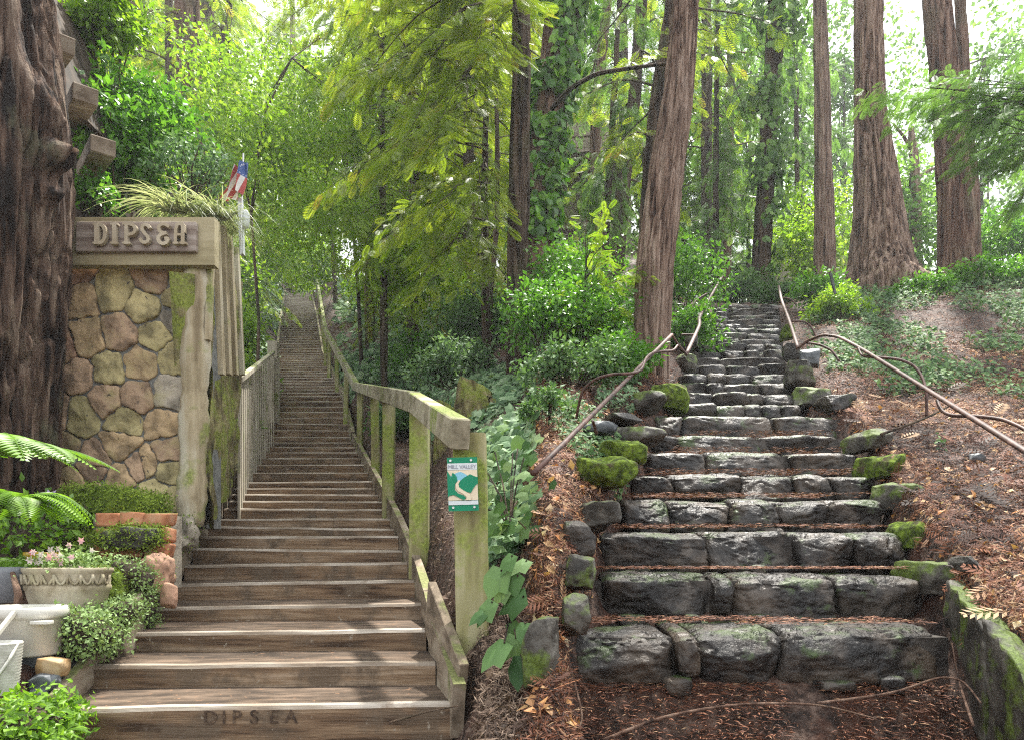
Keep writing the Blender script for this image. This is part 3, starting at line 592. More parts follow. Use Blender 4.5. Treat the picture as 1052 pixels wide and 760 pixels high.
for k in range(8):
    Y, z = RY[k], RZ[k]; xs = [(p-526)*Y/F for p in splits[k]]; Yn = RY[k+1] if k < 7 else 6.8
    rise = z-(RZ[k-1] if k else z-.25)
    step_obj(k, Y, z+.0, xs, rise+.02, Yn-Y+.12, rise)
for k in range(UPN):
    Y, z = UY[k], UZ[k]; hw = float(Rh(Y)); c = float(UXc(Y)); r = random.Random(500+k); n = r.choice([3, 4, 4, 5])
    cuts_ = sorted([r.uniform(.12, .88) for _ in range(n-1)]); xs = [c-hw]+[c-hw+2*hw*t for t in cuts_]+[c+hw]
    xs = [xs[0]]+[x for i, x in enumerate(xs[1:-1]) if x-xs[i] > .08]+[xs[-1]]
    step_obj(8+k, Y, z, xs, .215, .55, .2)
# curved timber edged treads at the top
for k in range(4):
    Y = 13.75+k*.45; z = UZ[-1]+.05+k*.035; pts = [np.array([(-.1+UXc(13.4))+t*1.0-.2, Y+.25*t*t, z-.02*t*t]) for t in np.linspace(-.6, 1, 8)]
    b = MB(); b.tube(pts, .045, 7); o = b.build('tread_log', M['stringer'], rs, smooth=True, loc=pts[0])

# stones edging the flights (each a thing)
edge = [ # px, py(centre), Y, w, h, mat, label
 (556, 672, 2.75, 34, 78, 'mossstone', 'squarish mossy curb stone at the lower left corner of the stone stairway'),
 (592, 632, 2.95, 30, 46, 'mossstone', 'damp block under orange leaves left of the lowest stone step'),
 (597, 588, 3.2, 30, 40, 'mossstone', 'mossy block stacked left of the second stone step'),
 (596, 553, 3.5, 34, 36, 'stepstone', 'dark block left of the third stone step'),
 (613, 530, 3.8, 40, 30, 'mossstone', 'rounded stone with green top left of the fourth stone step'),
 (626, 484, 4.2, 48, 34, 'moss', 'bright green moss covered boulder left of the fifth stone step'),
 (641, 464, 4.6, 44, 26, 'moss', 'moss carpeted stone just above the bright green boulder'),
 (655, 449, 5.1, 44, 24, 'mossstone', 'flat stone with mossy edge left of the seventh stone step'),
 (668, 413, 5.9, 34, 26, 'mossstone', 'grey slab leaning at the upper left corner of the lower flight'),
 (690, 407, 6.5, 34, 36, 'moss', 'tall mossy stone where the narrow upper flight begins'),
 (640, 430, 5.4, 34, 14, 'stepstone', 'flat grey slab lying on the litter bank left of the steps'),
 (615, 440, 5.0, 30, 14, 'slaterock', 'small grey rock half buried in leaves left of the steps'),
 (706, 372, 7.7, 16, 18, 'mossstone', 'small mossy stone left of the narrow upper flight'),
 (712, 350, 8.9, 14, 14, 'mossstone', 'second mossy edging stone left of the narrow upper flight'),
 (728, 327, 11, 12, 12, 'moss', 'far mossy edging stone left of the narrow upper flight'),
 (893, 452, 5.3, 30, 30, 'mossstone', 'mossy block right of the sixth stone step'),
 (906, 478, 4.85, 34, 34, 'moss', 'fuzzy green stone right of the fifth stone step'),
 (921, 512, 4.4, 32, 44, 'mossstone', 'upright mossy stone right of the fourth stone step'),
 (938, 550, 3.95, 34, 40, 'moss', 'moss clad block right of the third stone step'),
 (958, 594, 3.55, 36, 50, 'mossstone', 'dark mossy block right of the second stone step'),
 (838, 406, 6.9, 38, 26, 'mossstone', 'stacked dark stone right of the start of the upper flight'),
 (862, 416, 6.5, 30, 22, 'stepstone', 'broken slab at the upper right corner of the lower flight'),
 (826, 384, 7.4, 30, 28, 'mossstone', 'tilted mossy slab right of the narrow upper flight'),
 (834, 367, 7.9, 22, 20, 'slaterock', 'pale grey rock on the bank right of the upper flight'),
 (815, 362, 8.4, 18, 20, 'mossstone', 'mossy edging stone beside the lower end of the far right rail'),
 (810, 342, 9.4, 14, 16, 'moss', 'green edging stone midway up the right of the upper flight'),
 (996, 580, 3.3, 18, 18, 'mossstone', 'small mossy rock poking out of litter on the right bank'),
 (1005, 470, 4.9, 14, 10, 'slaterock', 'small grey rock on bare soil below the right handrail'),
]
for i, (px, py, Y, w, h, m, lab) in enumerate(edge):
    c = P(px, py, Y); W_, H_ = w*Y/F*.84, h*Y/F*.84
    rt = px > 880 and w > 24; dm = (W_*.72, .42, H_*.85) if rt else (W_*1.15, W_*1.0+.06, H_*1.1)
    b = MB(); rock(b, (0, 0, 0), dm, 900+i, n=18, boxy=.62, cuts=14, rough=.16, rot=random.uniform(-.6, .6) if not rt else .25, cutmin=.7)
    if m in ('moss', 'mossstone'):
        V = b.v[0]; k = 700 if m == 'moss' else 160; idx = rng.integers(0, len(V), k); idx = idx[V[idx, 2] > -H_*.25]; n_ = nrm(V[idx]+np.array([0, 0, .3])*H_)
    o = b.build('edging_stone', M[m], smooth=True); o.location = tuple(c+np.array([0, W_*.3, 0])); tag(o, lab, 'stone', 'stones edging the stone stairway')
# long curb wall lower right
b = MB()
for i in range(2):
    pass
cw = thing('curb_wall', P(1035, 740, 2.6), 'low mossy curb wall slanting down along the lower right of the stone steps', 'wall')
for i, (a, c, th, dp) in enumerate([((1056, 700, 2.50), (1008, 645, 2.88), .13, .6), ((1009, 647, 2.87), (968, 590, 3.38), .12, .5)]):
    A, B = P(*a), P(*c); b = MB(); rock(b, (0, 0, 0), (2, 2, 2), 77+i, n=26, boxy=.93, cuts=7, rough=.035, cutmin=.88); q = b.v[0]; d = B-A; o_ = nrm(np.array([d[1], -d[0], 0]))
    b.v = [A+d*(q[:, :1]*.53+.5)+o_*(q[:, 1:2]*.5+.5)*th+np.array([0, 0, 1])*((q[:, 2:]-1)*.5)*dp+nrm(q)*(fbm(q*np.array([4, 2, 3]), 6, 4)[:, None]-.5)*.05]
    b.build('stone', M['mossstone'], cw, smooth=True, loc=A)

# iron rails
def pipe_rail(name, pts, r, label, scrolls=(), extra=()):
    t = thing(name, P(*pts[0]), label, 'handrail', 'rusty iron rails of the stone stairway')
    pp = np.array([P(*a) for a in pts]); u = np.linspace(0, len(pp)-1, len(pp)*6); q = np.stack([np.interp(u, range(len(pp)), pp[:, k]) for k in range(3)], 1)
    if len(pp) > 2:
        for _ in range(3): q[1:-1] = (q[:-2]+2*q[1:-1]+q[2:])/4
    b = MB(); b.tube(q, r, 12, flatten=.75); b.build('pipe', M['iron'], t, smooth=True, loc=P(*pts[0]))
    for s_ in scrolls:
        sp_ = np.array([P(*a) for a in s_]); u = np.linspace(0, len(sp_)-1, len(sp_)*8); q = np.stack([np.interp(u, range(len(sp_)), sp_[:, k]) for k in range(3)], 1)
        for _ in range(12): q[1:-1] = (q[:-2]+2*q[1:-1]+q[2:])/4
        b = MB(); b.tube(q, r*.62, 8); b.build('bracket', M['iron'], t, smooth=True, loc=P(*s_[0]))
    return t
pipe_rail('iron_handrail', [(548, 486, 3.15), (690, 344, 6.1)], .017, 'long rusty iron handrail at lower left of the stone steps',
    [[(592, 430, 4.9), (597, 402, 4.8), (611, 389, 4.75), (630, 384, 4.7), (650, 384, 4.7), (660, 380, 4.8), (663, 368, 4.9), (672, 361, 5.5), (692, 361, 5.9), (696, 355, 6.0)], [(690, 344, 6.1), (697, 355, 6.2), (706, 365, 6.3)], [(609, 432, 4.4), (613, 445, 4.5)]])
pipe_rail('iron_handrail', [(705, 364, 6.9), (719, 334, 8.2), (718, 326, 8.8), (742, 284, 12.5)], .022, 'thin kinked handrail left of the narrow upper stone flight',
    [[(726, 302, 10.5), (714, 309, 10.4), (709, 322, 10.3), (712, 326, 10.2), (720, 327, 9.3)], [(700, 344, 8), (706, 344, 8), (716, 344, 7.9)]])
pipe_rail('iron_handrail', [(820, 358, 7.6), (811, 330, 9.2), (803, 309, 11), (800, 294, 12.5)], .022, 'thin handrail right of the narrow upper stone flight',
    [[(813, 330, 9.2), (826, 330, 9.3), (834, 336, 9.3), (839, 347, 9.2)], [(805, 306, 11.2), (812, 307, 11.3), (818, 313, 11.3)]])
pipe_rail('iron_handrail', [(820, 358, 7.6), (830, 350, 7.5), (846, 344, 7.3), (862, 346, 7.0), (888, 360, 6.2), (960, 405, 4.7), (1090, 486, 3.1)], .019, 'long rusty iron handrail sweeping down the right bank beside the stone steps',
    [[(882, 358, 6.3), (885, 366, 6.2), (900, 367, 6.0), (925, 369, 5.8), (940, 376, 5.7), (948, 388, 5.6), (952, 402, 5.5), (952, 428, 5.5)],
     [(963, 411, 4.7), (966, 421, 4.6), (976, 427, 4.5), (1000, 427, 4.4), (1030, 430, 4.2), (1052, 440, 4.0), (1075, 456, 3.8)],
     [(828, 352, 7.6), (842, 354, 7.5), (855, 360, 7.4), (862, 371, 7.3)]])

# ------------------------------------------------------------------ trees
def trunk_mesh(mb, pts, seed, n=64, ring=.05, ridge=.035, freq=9, flare=0, base_z=None, burl=None):
    pts = np.array(pts, float)  # x,y,z,r
    L = np.concatenate([[0], np.cumsum(np.linalg.norm(np.diff(pts[:, :3], axis=0), axis=1))]); m = max(4, int(L[-1]/ring)); t = np.linspace(0, L[-1], m)
    C = np.stack([np.interp(t, L, pts[:, k]) for k in range(4)], 1)
    for _ in range(max(1, int(.5/ring))): C[1:-1] = (C[:-2]+2*C[1:-1]+C[2:])/4
    a = np.linspace(0, 2*math.pi, n, endpoint=False); ca, sa = np.cos(a), np.sin(a)
    r = C[:, 3][:, None]*np.ones(n)
    X = np.stack([np.broadcast_to(ca, r.shape)*r*freq, np.broadcast_to(sa, r.shape)*r*freq, np.broadcast_to(C[:, 2:3], r.shape)*freq*.11], -1)
    w = fbm(X*.35, seed+5, 2)
    n1 = 1-np.abs(2*fbm(X+w[..., None]*1.5, seed, 4)-1); n2 = fbm(X*np.array([2.6, 2.6, 1.6]), seed+9, 3)
    nf = fbm(X*np.array([1.9, 1.9, .8])+w[..., None], seed+21, 2); r = r-ridge*(1.3*np.exp(-((1-n1)/.13)**2)+.8*np.exp(-((nf-.5)/.035)**2))+ridge*1.1*(n2-.5); lump = fbm(np.stack([ca*np.ones_like(r), sa*np.ones_like(r), C[:, 2:3]*.7*np.ones_like(r)], -1)*1.6, seed+3, 2)
    r = r*(1+.12*(lump-.5))
    if flare:
        zb = C[0, 2]; k = np.exp(-(C[:, 2:3]-zb)/(flare*1.1)); lob = (.5+.5*np.cos(5*a+seed))[None]*.6+.6; r = r*(1+k*lob*.8)
    if burl is not None:
        for bx, by, bz, br, amp in burl:
            p = np.stack([C[:, :1]+r*ca, C[:, 1:2]+r*sa, C[:, 2:3]*np.ones_like(r)], -1); d = np.linalg.norm(p-np.array([bx, by, bz]), axis=-1); r = r+amp*np.exp(-(d/br)**2*1.5)*(.75+.5*fbm(p*9, 5, 3))
    V = np.stack([C[:, :1]+r*ca, C[:, 1:2]+r*sa, C[:, 2:3]*np.ones_like(r)], -1)
    i = np.arange(m-1)[:, None]*n; j = np.arange(n)[None]
    mb.add(V.reshape(-1, 3), np.stack([i+j, i+(j+1) % n, i+n+(j+1) % n, i+n+j], -1).reshape(-1, 4)); return C
def sprays_on(mb, pts, L, size, seed, T=T_SPRAY, dens=9, droop=.5, wid=.5):
    """flat feathery sprays on both sides of a limb path"""
    r = np.random.default_rng(seed); n = max(4, int(L*dens)); t = r.uniform(.18, 1, n); pts = np.asarray(pts); u = t*(len(pts)-1); i = np.minimum(u.astype(int), len(pts)-2); f = (u-i)[:, None]
    p = pts[i]*(1-f)+pts[i+1]*f; d = nrm(pts[i+1]-pts[i]); side = nrm(np.cross(d, [0, 0, 1.])); s = np.where(r.random(n) < .5, -1, 1)[:, None]
    # secondary twig offset
    off = r.uniform(0, wid, n)[:, None]*(1.15-t[:, None]*.7); dd = nrm(d*r.uniform(.2, .9, (n, 1))+side*s*r.uniform(.5, 1.1, (n, 1))+np.array([0, 0, -1])*r.uniform(.0, droop*1.3, (n, 1)))
    p = p+nrm(d*.5+side*s)*off+np.array([0, 0, -1])*off*droop*.6
    nn = nrm(np.array([0, 0, 1.])+r.normal(0, .38, (n, 3)))
    base = r.random()*.25
    mb.scatter(T, p, frames(dd, nn), size*r.uniform(.6, 1.2, n), np.clip(base+.1+r.normal(.28, .17, n), 0, 1))
def limb_path(p0, az, L, rise, droop, n=9, seed=0):
    r = np.random.default_rng(seed); t = np.linspace(0, 1, n); a = az+np.cumsum(r.normal(0, .07, n)); x = np.cumsum(np.cos(a))*L/n; y = np.cumsum(np.sin(a))*L/n
    z = rise*L*t-droop*L*t*t+np.cumsum(r.normal(0, .012*L, n)); q = np.stack([x, y, z], 1); return q-q[0]+np.array(p0)
_var = {}
def conifer(seed, Ht, r0, crown0, blen, nb, spray=.45, T=T_SPRAY_S, dens=8, lean=(0, 0), bark='bark', leaf='redwood', ntr=20):
    key = seed
    if key in _var: return _var[key]
    r = np.random.default_rng(seed); tr = MB()
    C = trunk_mesh(tr, [(lean[0]*t*Ht, lean[1]*t*Ht, t*Ht-.6, r0*(1-.75*t)+.02) for t in np.linspace(0, 1, 8)], seed, ntr, .45, .03, 6)
    cr = MB()
    for k in range(nb):
        h = crown0+(Ht-crown0)*((k+r.random())/nb)**1.15; az = r.uniform(0, 2*math.pi); L = blen*(1-.75*max(0, (h-crown0)/(Ht-crown0)))*r.uniform(.55, 1.15)
        p0 = np.array([lean[0]*h, lean[1]*h, h]); q = limb_path(p0, az, L, r.uniform(.0, .35), r.uniform(.3, .75), 8, seed*1000+k)
        tr.tube(q, np.linspace(.007*L+.006, .004, len(q)), 4, cap=False); sprays_on(cr, q, L, spray, seed*991+k, T, dens)
    a = tr.build('trunk', M[bark], smooth=True); c = cr.build('crown', LF[leaf]); COL.objects.unlink(a); COL.objects.unlink(c)
    _var[key] = (a, c); return a, c
def plant_tree(name, loc, label, cat, group, meshes, s=1, rz=0, bark=None, leaf=None, tilt=(0, 0)):
    t = thing(name, loc, label, cat, group); t.rotation_euler = (tilt[0], tilt[1], rz); t.scale = (s, s, s)
    for o, mt in zip(meshes, (bark, leaf)):
        c = o.copy(); COL.objects.link(c); c.parent = t; c.name = o.name.split('.')[0]
        if mt: c.data = c.data if c.data.materials[0] == mt else o.data.copy(); c.data.materials[0] = mt
    return t
def pix_tree(name, path, Y, label, seed, n=40, ring=.08, ridge=.03, bark='bark', group=None, crown=None, flare=0, top=None, Yt=None, freq=9, burl=None, leaf='redwood', cat='tree', base=True):
    """path: (px,py,width px) bottom to top, at depth Y"""
    pts = []
    for px, py, w in path: c = P(px, py, Y); pts.append([c[0], c[1], c[2], w/2*Y/F])
    if base:
        g = float(H(pts[0][0], Y)); dz = pts[0][2]-(g-.3)
        if dz > 0: pts = [[pts[0][0], Y, g-.3, pts[0][3]*1.05]]+pts
    if top:  # continue above the frame
        d = np.array(pts[-1])-np.array(pts[-2]); d = d/abs(d[2]); hgt = top-pts[-1][2]
        if hgt > 0:
            for k in (.5, 1): pts.append(list(np.array(pts[-1][:3])+d[:3]*hgt/2)+[max(.05, pts[-1][3]*.8)])
    g = float(H(pts[0][0], Y)); t = thing(name, (pts[0][0], Y, g), label, cat, group)
    b = MB(); C = trunk_mesh(b, pts, seed, n, ring, ridge, freq, flare, burl=burl)
    if crown:
        cr = MB(); z0, z1, nb, bl, sp, den = crown[:6]; azr = crown[6] if len(crown) > 6 else (0, 2*math.pi); r = np.random.default_rng(seed)
        for k in range(nb):
            z = z0+(z1-z0)*(k+r.random())/nb; x = np.interp(z, C[:, 2], C[:, 0]); q = limb_path((x, Y, z), r.uniform(*azr), bl*r.uniform(.5, 1.2), r.uniform(0, .3), r.uniform(.3, .8), 9, seed*77+k)
            b.tube(q, np.linspace(.008*bl+.004, .003, len(q)), 5, cap=False); sprays_on(cr, q, bl, sp, seed*55+k, T_SPRAY if Y < 10 else T_SPRAY_S, den)
        cr.build('crown', LF[leaf], t, loc=(pts[0][0], Y, g))
    b.build('trunk', M[bark], t, smooth=True, loc=(pts[0][0], Y, g)); return t

TW = 2*math.pi
# left giant with burl
Yb = 4.5
def bp(px, py, rr, amp, dy=0):
    Ys = Yb; cx = (-38-526)*Yb/F; r0 = .60
    for _ in range(6):
        x = (px-526)*Ys/F; dx = min(abs(x-cx), r0*.98); Ys = Yb-math.sqrt(r0*r0-dx*dx)
    return ((px-526)*Ys/F, Ys, (HOR-py)*Ys/F+ZC, rr, amp)
pix_tree('burled_redwood', [(-42, 640, 200), (-44, 520, 182), (-42, 430, 170), (-42, 330, 188), (-38, 250, 196), (-35, 170, 192), (-42, 60, 184), (-50, -60, 176)], Yb,
  'massive old redwood trunk with gnarled burl at the left edge beside the stone wall', 3, 300, .016, .05, 'burl', top=14, freq=12,
  burl=[bp(22, 100, .2, .13, -.5), bp(58, 128, .15, .16, -.3), bp(47, 160, .11, .15, -.5), bp(12, 150, .12, .14, -.6), bp(68, 178, .09, .14, -.2), bp(36, 128, .09, .12, -.5), bp(50, 198, .08, .12, -.45), bp(28, 175, .08, .10, -.5), bp(5, 88, .1, .12, -.6), bp(2, 190, .1, .1, -.6), bp(72, 150, .08, .1, -.15)], base=False,
  crown=(7, 13, 14, 2.5, .22, 20))
far = 'forest trees rising behind the timber stairway'
pix_tree('redwood_tree', [(196, 420, 28), (196, 135, 27), (192, 0, 24)], 16, 'straight reddish redwood trunk rising behind the top of the stone gate wall', 11, 48, .12, .03, crown=(9, 20, 26, 3.0, .22, 23), group=far, top=24)
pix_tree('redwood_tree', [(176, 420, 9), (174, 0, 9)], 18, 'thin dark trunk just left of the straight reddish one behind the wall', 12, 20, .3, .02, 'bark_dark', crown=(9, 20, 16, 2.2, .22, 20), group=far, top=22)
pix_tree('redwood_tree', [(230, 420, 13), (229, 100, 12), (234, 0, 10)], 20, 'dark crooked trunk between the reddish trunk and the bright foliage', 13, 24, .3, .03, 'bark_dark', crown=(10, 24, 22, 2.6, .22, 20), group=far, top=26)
pix_tree('redwood_tree', [(66, 420, 16), (64, 0, 14)], 13, 'trunk seen in the gap behind the cabin roof', 14, 24, .3, .03, crown=(8, 16, 14, 2.2, .22, 20), group=far, top=20)
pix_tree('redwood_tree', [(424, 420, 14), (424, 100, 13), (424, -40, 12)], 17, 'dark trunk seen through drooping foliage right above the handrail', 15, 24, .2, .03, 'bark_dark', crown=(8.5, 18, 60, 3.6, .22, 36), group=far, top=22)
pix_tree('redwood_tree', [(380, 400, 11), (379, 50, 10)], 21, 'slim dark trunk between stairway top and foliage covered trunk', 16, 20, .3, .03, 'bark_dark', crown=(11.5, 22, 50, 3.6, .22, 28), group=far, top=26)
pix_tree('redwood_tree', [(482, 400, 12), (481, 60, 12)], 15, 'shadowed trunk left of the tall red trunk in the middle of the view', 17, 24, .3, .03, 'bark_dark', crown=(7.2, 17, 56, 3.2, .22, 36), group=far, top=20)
pix_tree('redwood_tree', [(450, 400, 7), (447, 60, 7)], 20, 'narrowest trunk among the dark foliage above the ivy slope', 18, 16, .3, .02, crown=(7, 20, 30, 3, .22, 20), group=far, top=24)
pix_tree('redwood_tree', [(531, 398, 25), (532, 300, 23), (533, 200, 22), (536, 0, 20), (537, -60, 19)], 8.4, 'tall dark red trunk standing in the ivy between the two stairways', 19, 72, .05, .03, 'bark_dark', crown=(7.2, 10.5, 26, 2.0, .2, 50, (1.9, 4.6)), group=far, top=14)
# right half
pix_tree('ivy_clad_redwood', [(549, 300, 44), (557, 200, 38), (567, 100, 37), (582, 0, 40), (590, -60, 38)], 10.5, 'leaning redwood trunk wrapped in ivy left of the pale leaning trunk', 21, 72, .06, .04, 'bark', top=17)
nearr = 'redwood trunks above the stone stairway'
pix_tree('redwood_tree', [(668, 375, 38), (669, 350, 38), (673, 269, 39.5), (686, 170, 36), (696.5, 100, 32), (705, 0, 27), (711, -70, 25)], 7.6, 'large pale leaning redwood trunk beside the left iron rail', 22, 150, .03, .022, 'bark_pale', group=nearr, top=15, freq=13, crown=(11.5, 15, 14, 2.0, .2, 26))
pix_tree('redwood_tree', [(662, 320, 15), (664, 220, 14), (672, 120, 14), (690, 0, 13)], 13, 'dark slanting trunk half hidden behind the large leaning one', 23, 30, .15, .03, 'bark_dark', group=nearr, top=20, crown=(8.5, 16, 20, 2.6, .22, 20))
pix_tree('redwood_tree', [(632, 320, 16), (639, 200, 15), (652, 100, 14), (660, 0, 12)], 16, 'dark trunk with mossy side in front of the hillside deck', 24, 30, .2, .03, 'bark_dark', group=nearr, top=22, crown=(8, 20, 26, 2.6, .22, 20))
pix_tree('redwood_tree', [(604, 320, 13), (614, 100, 12), (624, 0, 10)], 19, 'slim pale trunk right of the ivy clad trunk', 25, 24, .3, .03, 'bark', group=nearr, top=25, crown=(9, 22, 26, 3, .22, 20), leaf='misty')
pix_tree('redwood_tree', [(726, 330, 12), (726, 0, 11)], 21, 'thin dark trunk right of the large leaning trunk', 26, 20, .3, .03, 'bark_dark', group=nearr, top=26, crown=(8.5, 24, 34, 3, .22, 20), leaf='misty')
pix_tree('redwood_tree', [(745, 330, 12), (752, 0, 9)], 23, 'thin trunk just left of the ivy covered column above the stair top', 27, 20, .3, .03, 'bark', group=nearr, top=28, crown=(9, 26, 34, 3.2, .22, 20), leaf='misty')
pix_tree('ivy_clad_redwood', [(779, 330, 20), (786, 200, 19), (795, 60, 18), (800, -60, 16)], 16.5, 'trunk wrapped in thick ivy directly above the top of the stone steps', 28, 30, .2, .03, 'bark_dark', top=22)
pix_tree('redwood_tree', [(848, 320, 23), (847, 230, 20), (845, 110, 16), (842, 0, 13), (840, -60, 12)], 15.5, 'slender straight pale trunk left of the flared giant', 29, 60, .08, .025, 'bark_pale', group=nearr, top=28, freq=9)
pix_tree('redwood_tree', [(907, 330, 64), (905, 295, 62), (904, 270, 56), (902, 205, 44), (894, 103, 30), (892, 0, 26), (891, -60, 24)], 14, 'giant redwood with broad flared dark base on the right bank', 30, 160, .05, .05, 'bark_pale', group=nearr, top=30, freq=7, flare=.55, burl=[((px_-526)*13.2/F, 13.2, (HOR-py_)*13.2/F+ZC, br_, am_) for px_, py_, br_, am_ in ((885, 268, .35, .22), (905, 282, .4, .25), (930, 275, .35, .22), (918, 255, .3, .18), (945, 290, .4, .25), (875, 288, .35, .25), (898, 245, .25, .15))])
pix_tree('redwood_tree', [(984, 320, 40), (984, 270, 37), (982, 205, 33), (973, 110, 28), (962, 0, 26), (960, -60, 25)], 14.8, 'dark reddish redwood right of the flared giant', 31, 90, .07, .035, 'bark', group=nearr, top=28, freq=8)
pix_tree('redwood_tree', [(1001, 320, 15), (999, 205, 14), (990, 60, 11)], 17, 'narrow trunk touching the right side of the dark reddish redwood', 32, 30, .2, .03, 'bark', group=nearr, top=24)
sn = pix_tree('dead_snag', [(942, 320, 12), (941, 200, 10), (938, 150, 9), (936, 132, 5)], 20, 'pale broken snag with bare branches between the two giants', 33, 20, .2, .02, 'bark_pale')
b = MB()
for a in ([(940, 160, 20), (928, 140, 20), (918, 128, 19.5)], [(941, 185, 20), (955, 175, 20), (964, 172, 20)], [(940, 215, 20), (925, 222, 20), (912, 228, 20)]): b.tube([P(*q) for q in a], [.07, .05, .03], 6)
b.build('branch', M['bark_pale'], sn, loc=tuple(sn.location))

# filler trees
V1 = conifer(41, 20, .28, 2.2, 4.0, 120, .28, dens=36, leaf='redwood'); V2 = conifer(42, 24, .33, 3.5, 4.4, 120, .30, dens=36, leaf='redwood_light', lean=(.02, 0)); V3 = conifer(43, 17, .22, 1.6, 3.4, 100, .28, dens=32, leaf='misty', bark='bark_dark')
fl = [ (318, 66, V2, 1.0, 'yellow green conifer straight beyond the top step of the timber stairway'), (296, 70, V2, 1.3, 'tallest pale conifer beyond the end of the timber stairway'), # px, Y, variant, scale, label
 (60, 24, V1, 1.1, 'dark feathery conifer far behind the cabin'), (130, 21, V2, .9, 'light green conifer behind the wall top plants'), (215, 30, V1, 1.2, 'tall conifer filling the gap behind the reddish trunk'),
 (205, 27, V2, .95, 'yellow green conifer left of the stairway top'), (300, 56, V2, 1.2, 'distant light conifer straight above the stairway top'), (385, 50, V2, 1.1, 'light conifer right behind the upper handrail'),
 (448, 29, V1, 1.0, 'dense conifer right of the upper stairway'), (478, 26, V1, 1.05, 'dense dark conifer behind the ivy slope'), (500, 24, V1, 1.0, 'dark conifer left of the tall red middle trunk'),
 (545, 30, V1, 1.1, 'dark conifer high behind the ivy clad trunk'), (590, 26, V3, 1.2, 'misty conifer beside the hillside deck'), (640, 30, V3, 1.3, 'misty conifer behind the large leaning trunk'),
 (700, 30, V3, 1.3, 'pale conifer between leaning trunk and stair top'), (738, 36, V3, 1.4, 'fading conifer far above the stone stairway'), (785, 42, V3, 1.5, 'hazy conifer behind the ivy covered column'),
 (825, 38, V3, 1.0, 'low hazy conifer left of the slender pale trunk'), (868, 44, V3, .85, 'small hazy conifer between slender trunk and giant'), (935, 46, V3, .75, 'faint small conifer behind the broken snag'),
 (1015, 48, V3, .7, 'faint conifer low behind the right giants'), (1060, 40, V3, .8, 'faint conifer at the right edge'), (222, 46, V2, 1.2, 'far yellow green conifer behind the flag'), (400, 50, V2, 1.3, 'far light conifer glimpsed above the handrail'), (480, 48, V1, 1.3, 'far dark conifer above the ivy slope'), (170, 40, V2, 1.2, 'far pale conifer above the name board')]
for i, (px, Y, v, s, lab) in enumerate(fl):
    g = G(px, Y); plant_tree('conifer_tree', g, lab, 'tree', 'background conifers', v, s*(1 if Y < 40 else 1.15), i*2.4)
# ------------------------------------------------------------------ shrubs and leafy things
def leafcloud(mb, centers, rad, n, size, T=T_LEAF, up=.5, seed=0, flat=1., rbase=.3):
    r = np.random.default_rng(seed); k = r.integers(0, len(centers), n); c = np.asarray(centers)[k]
    off = nrm(r.normal(size=(n, 3)))*(r.random((n, 1))**.45)*rad*np.array([1, 1, flat]); p = c+off
    d = nrm(off*.6/max(rad, 1e-6)+r.normal(0, .6, (n, 3))+np.array([0, 0, -.25])); nn = nrm(r.normal(0, .55, (n, 3))+np.array([0, 0, up*1.6])+off*.4/max(rad, 1e-6))
    cl = r.random(len(centers))[k]*.3
    mb.scatter(T, p, frames(d, nn), size*r.uniform(.55, 1.25, n), np.clip(rbase-.15+cl+r.normal(.12, .16, n), 0, 1))
def shrub(name, base, R3, label, cat, n=2500, size=.07, leaf='bush', clumps=26, seed=1, T=T_LEAF, group=None, stems=10, crad=.28, lift=.5, rbase=.3, stemr=.012, droop=0):
    r = np.random.default_rng(seed); base = np.array(base, float); t = thing(name, base, label, cat, group)
    u = nrm(r.normal(size=(clumps, 3))); u[:, 2] = np.abs(u[:, 2])*1.1-.15; c = base+np.array([0, 0, R3[2]*lift])+u*np.array(R3)*(r.uniform(.35, 1, (clumps, 1)))
    c[:, 2] = np.maximum(c[:, 2], H(c[:, 0], c[:, 1])+.04)
    b = MB(); leafcloud(b, c, crad*min(R3[0], R3[2]) if crad < 1 else crad, n, size, T, seed=seed+1, rbase=rbase); b.build('foliage', LF[leaf], t, loc=base)
    b = MB()
    for k in range(min(stems, clumps)):
        m = base*.5+c[k]*.5+r.normal(0, .05, 3); b.tube([base+r.normal(0, .03, 3)*np.array([1, 1, 0])-np.array([0, 0, .1]), m, c[k]], [stemr, stemr*.7, stemr*.35], 5, cap=False)
    b.build('stem', M['bark_dark'], t, loc=base); return t
def at(px, py, Y): return P(px, py, Y)
# plants behind / over the gate wall (left)
shrub('climbing_shrub', at(125, 225, 6.2)+np.array([0, 0, -.9]), (.42, .4, 1.0), 'tall green climber beside the cabin eave', 'shrub', 4200, .085, 'bush', 34, 61, lift=1.3, crad=.5, rbase=.4)
shrub('climbing_shrub', at(112, 40, 6.5)+np.array([0, 0, -1]), (.34, .3, .75), 'bright topped climber above the cabin beams', 'shrub', 2600, .085, 'bright', 26, 62, lift=1.3, crad=.5)
shrub('shrub', at(150, 165, 6.6), (.55, .4, .45), 'glossy green shrub left behind the name board', 'shrub', 2600, .075, 'bush', 26, 63, crad=.5)
shrub('twiggy_shrub', at(195, 215, 6.0), (.48, .4, .42), 'pale twiggy shrub above the right end of the name board', 'shrub', 1500, .05, 'ivy_sheen', 30, 64, stems=26, crad=.3, stemr=.009)
shrub('shrub', at(95, 215, 5.4), (.22, .2, .2), 'small dark green plant on the left of the wall top', 'shrub', 900, .05, 'bush', 14, 65, crad=.6)
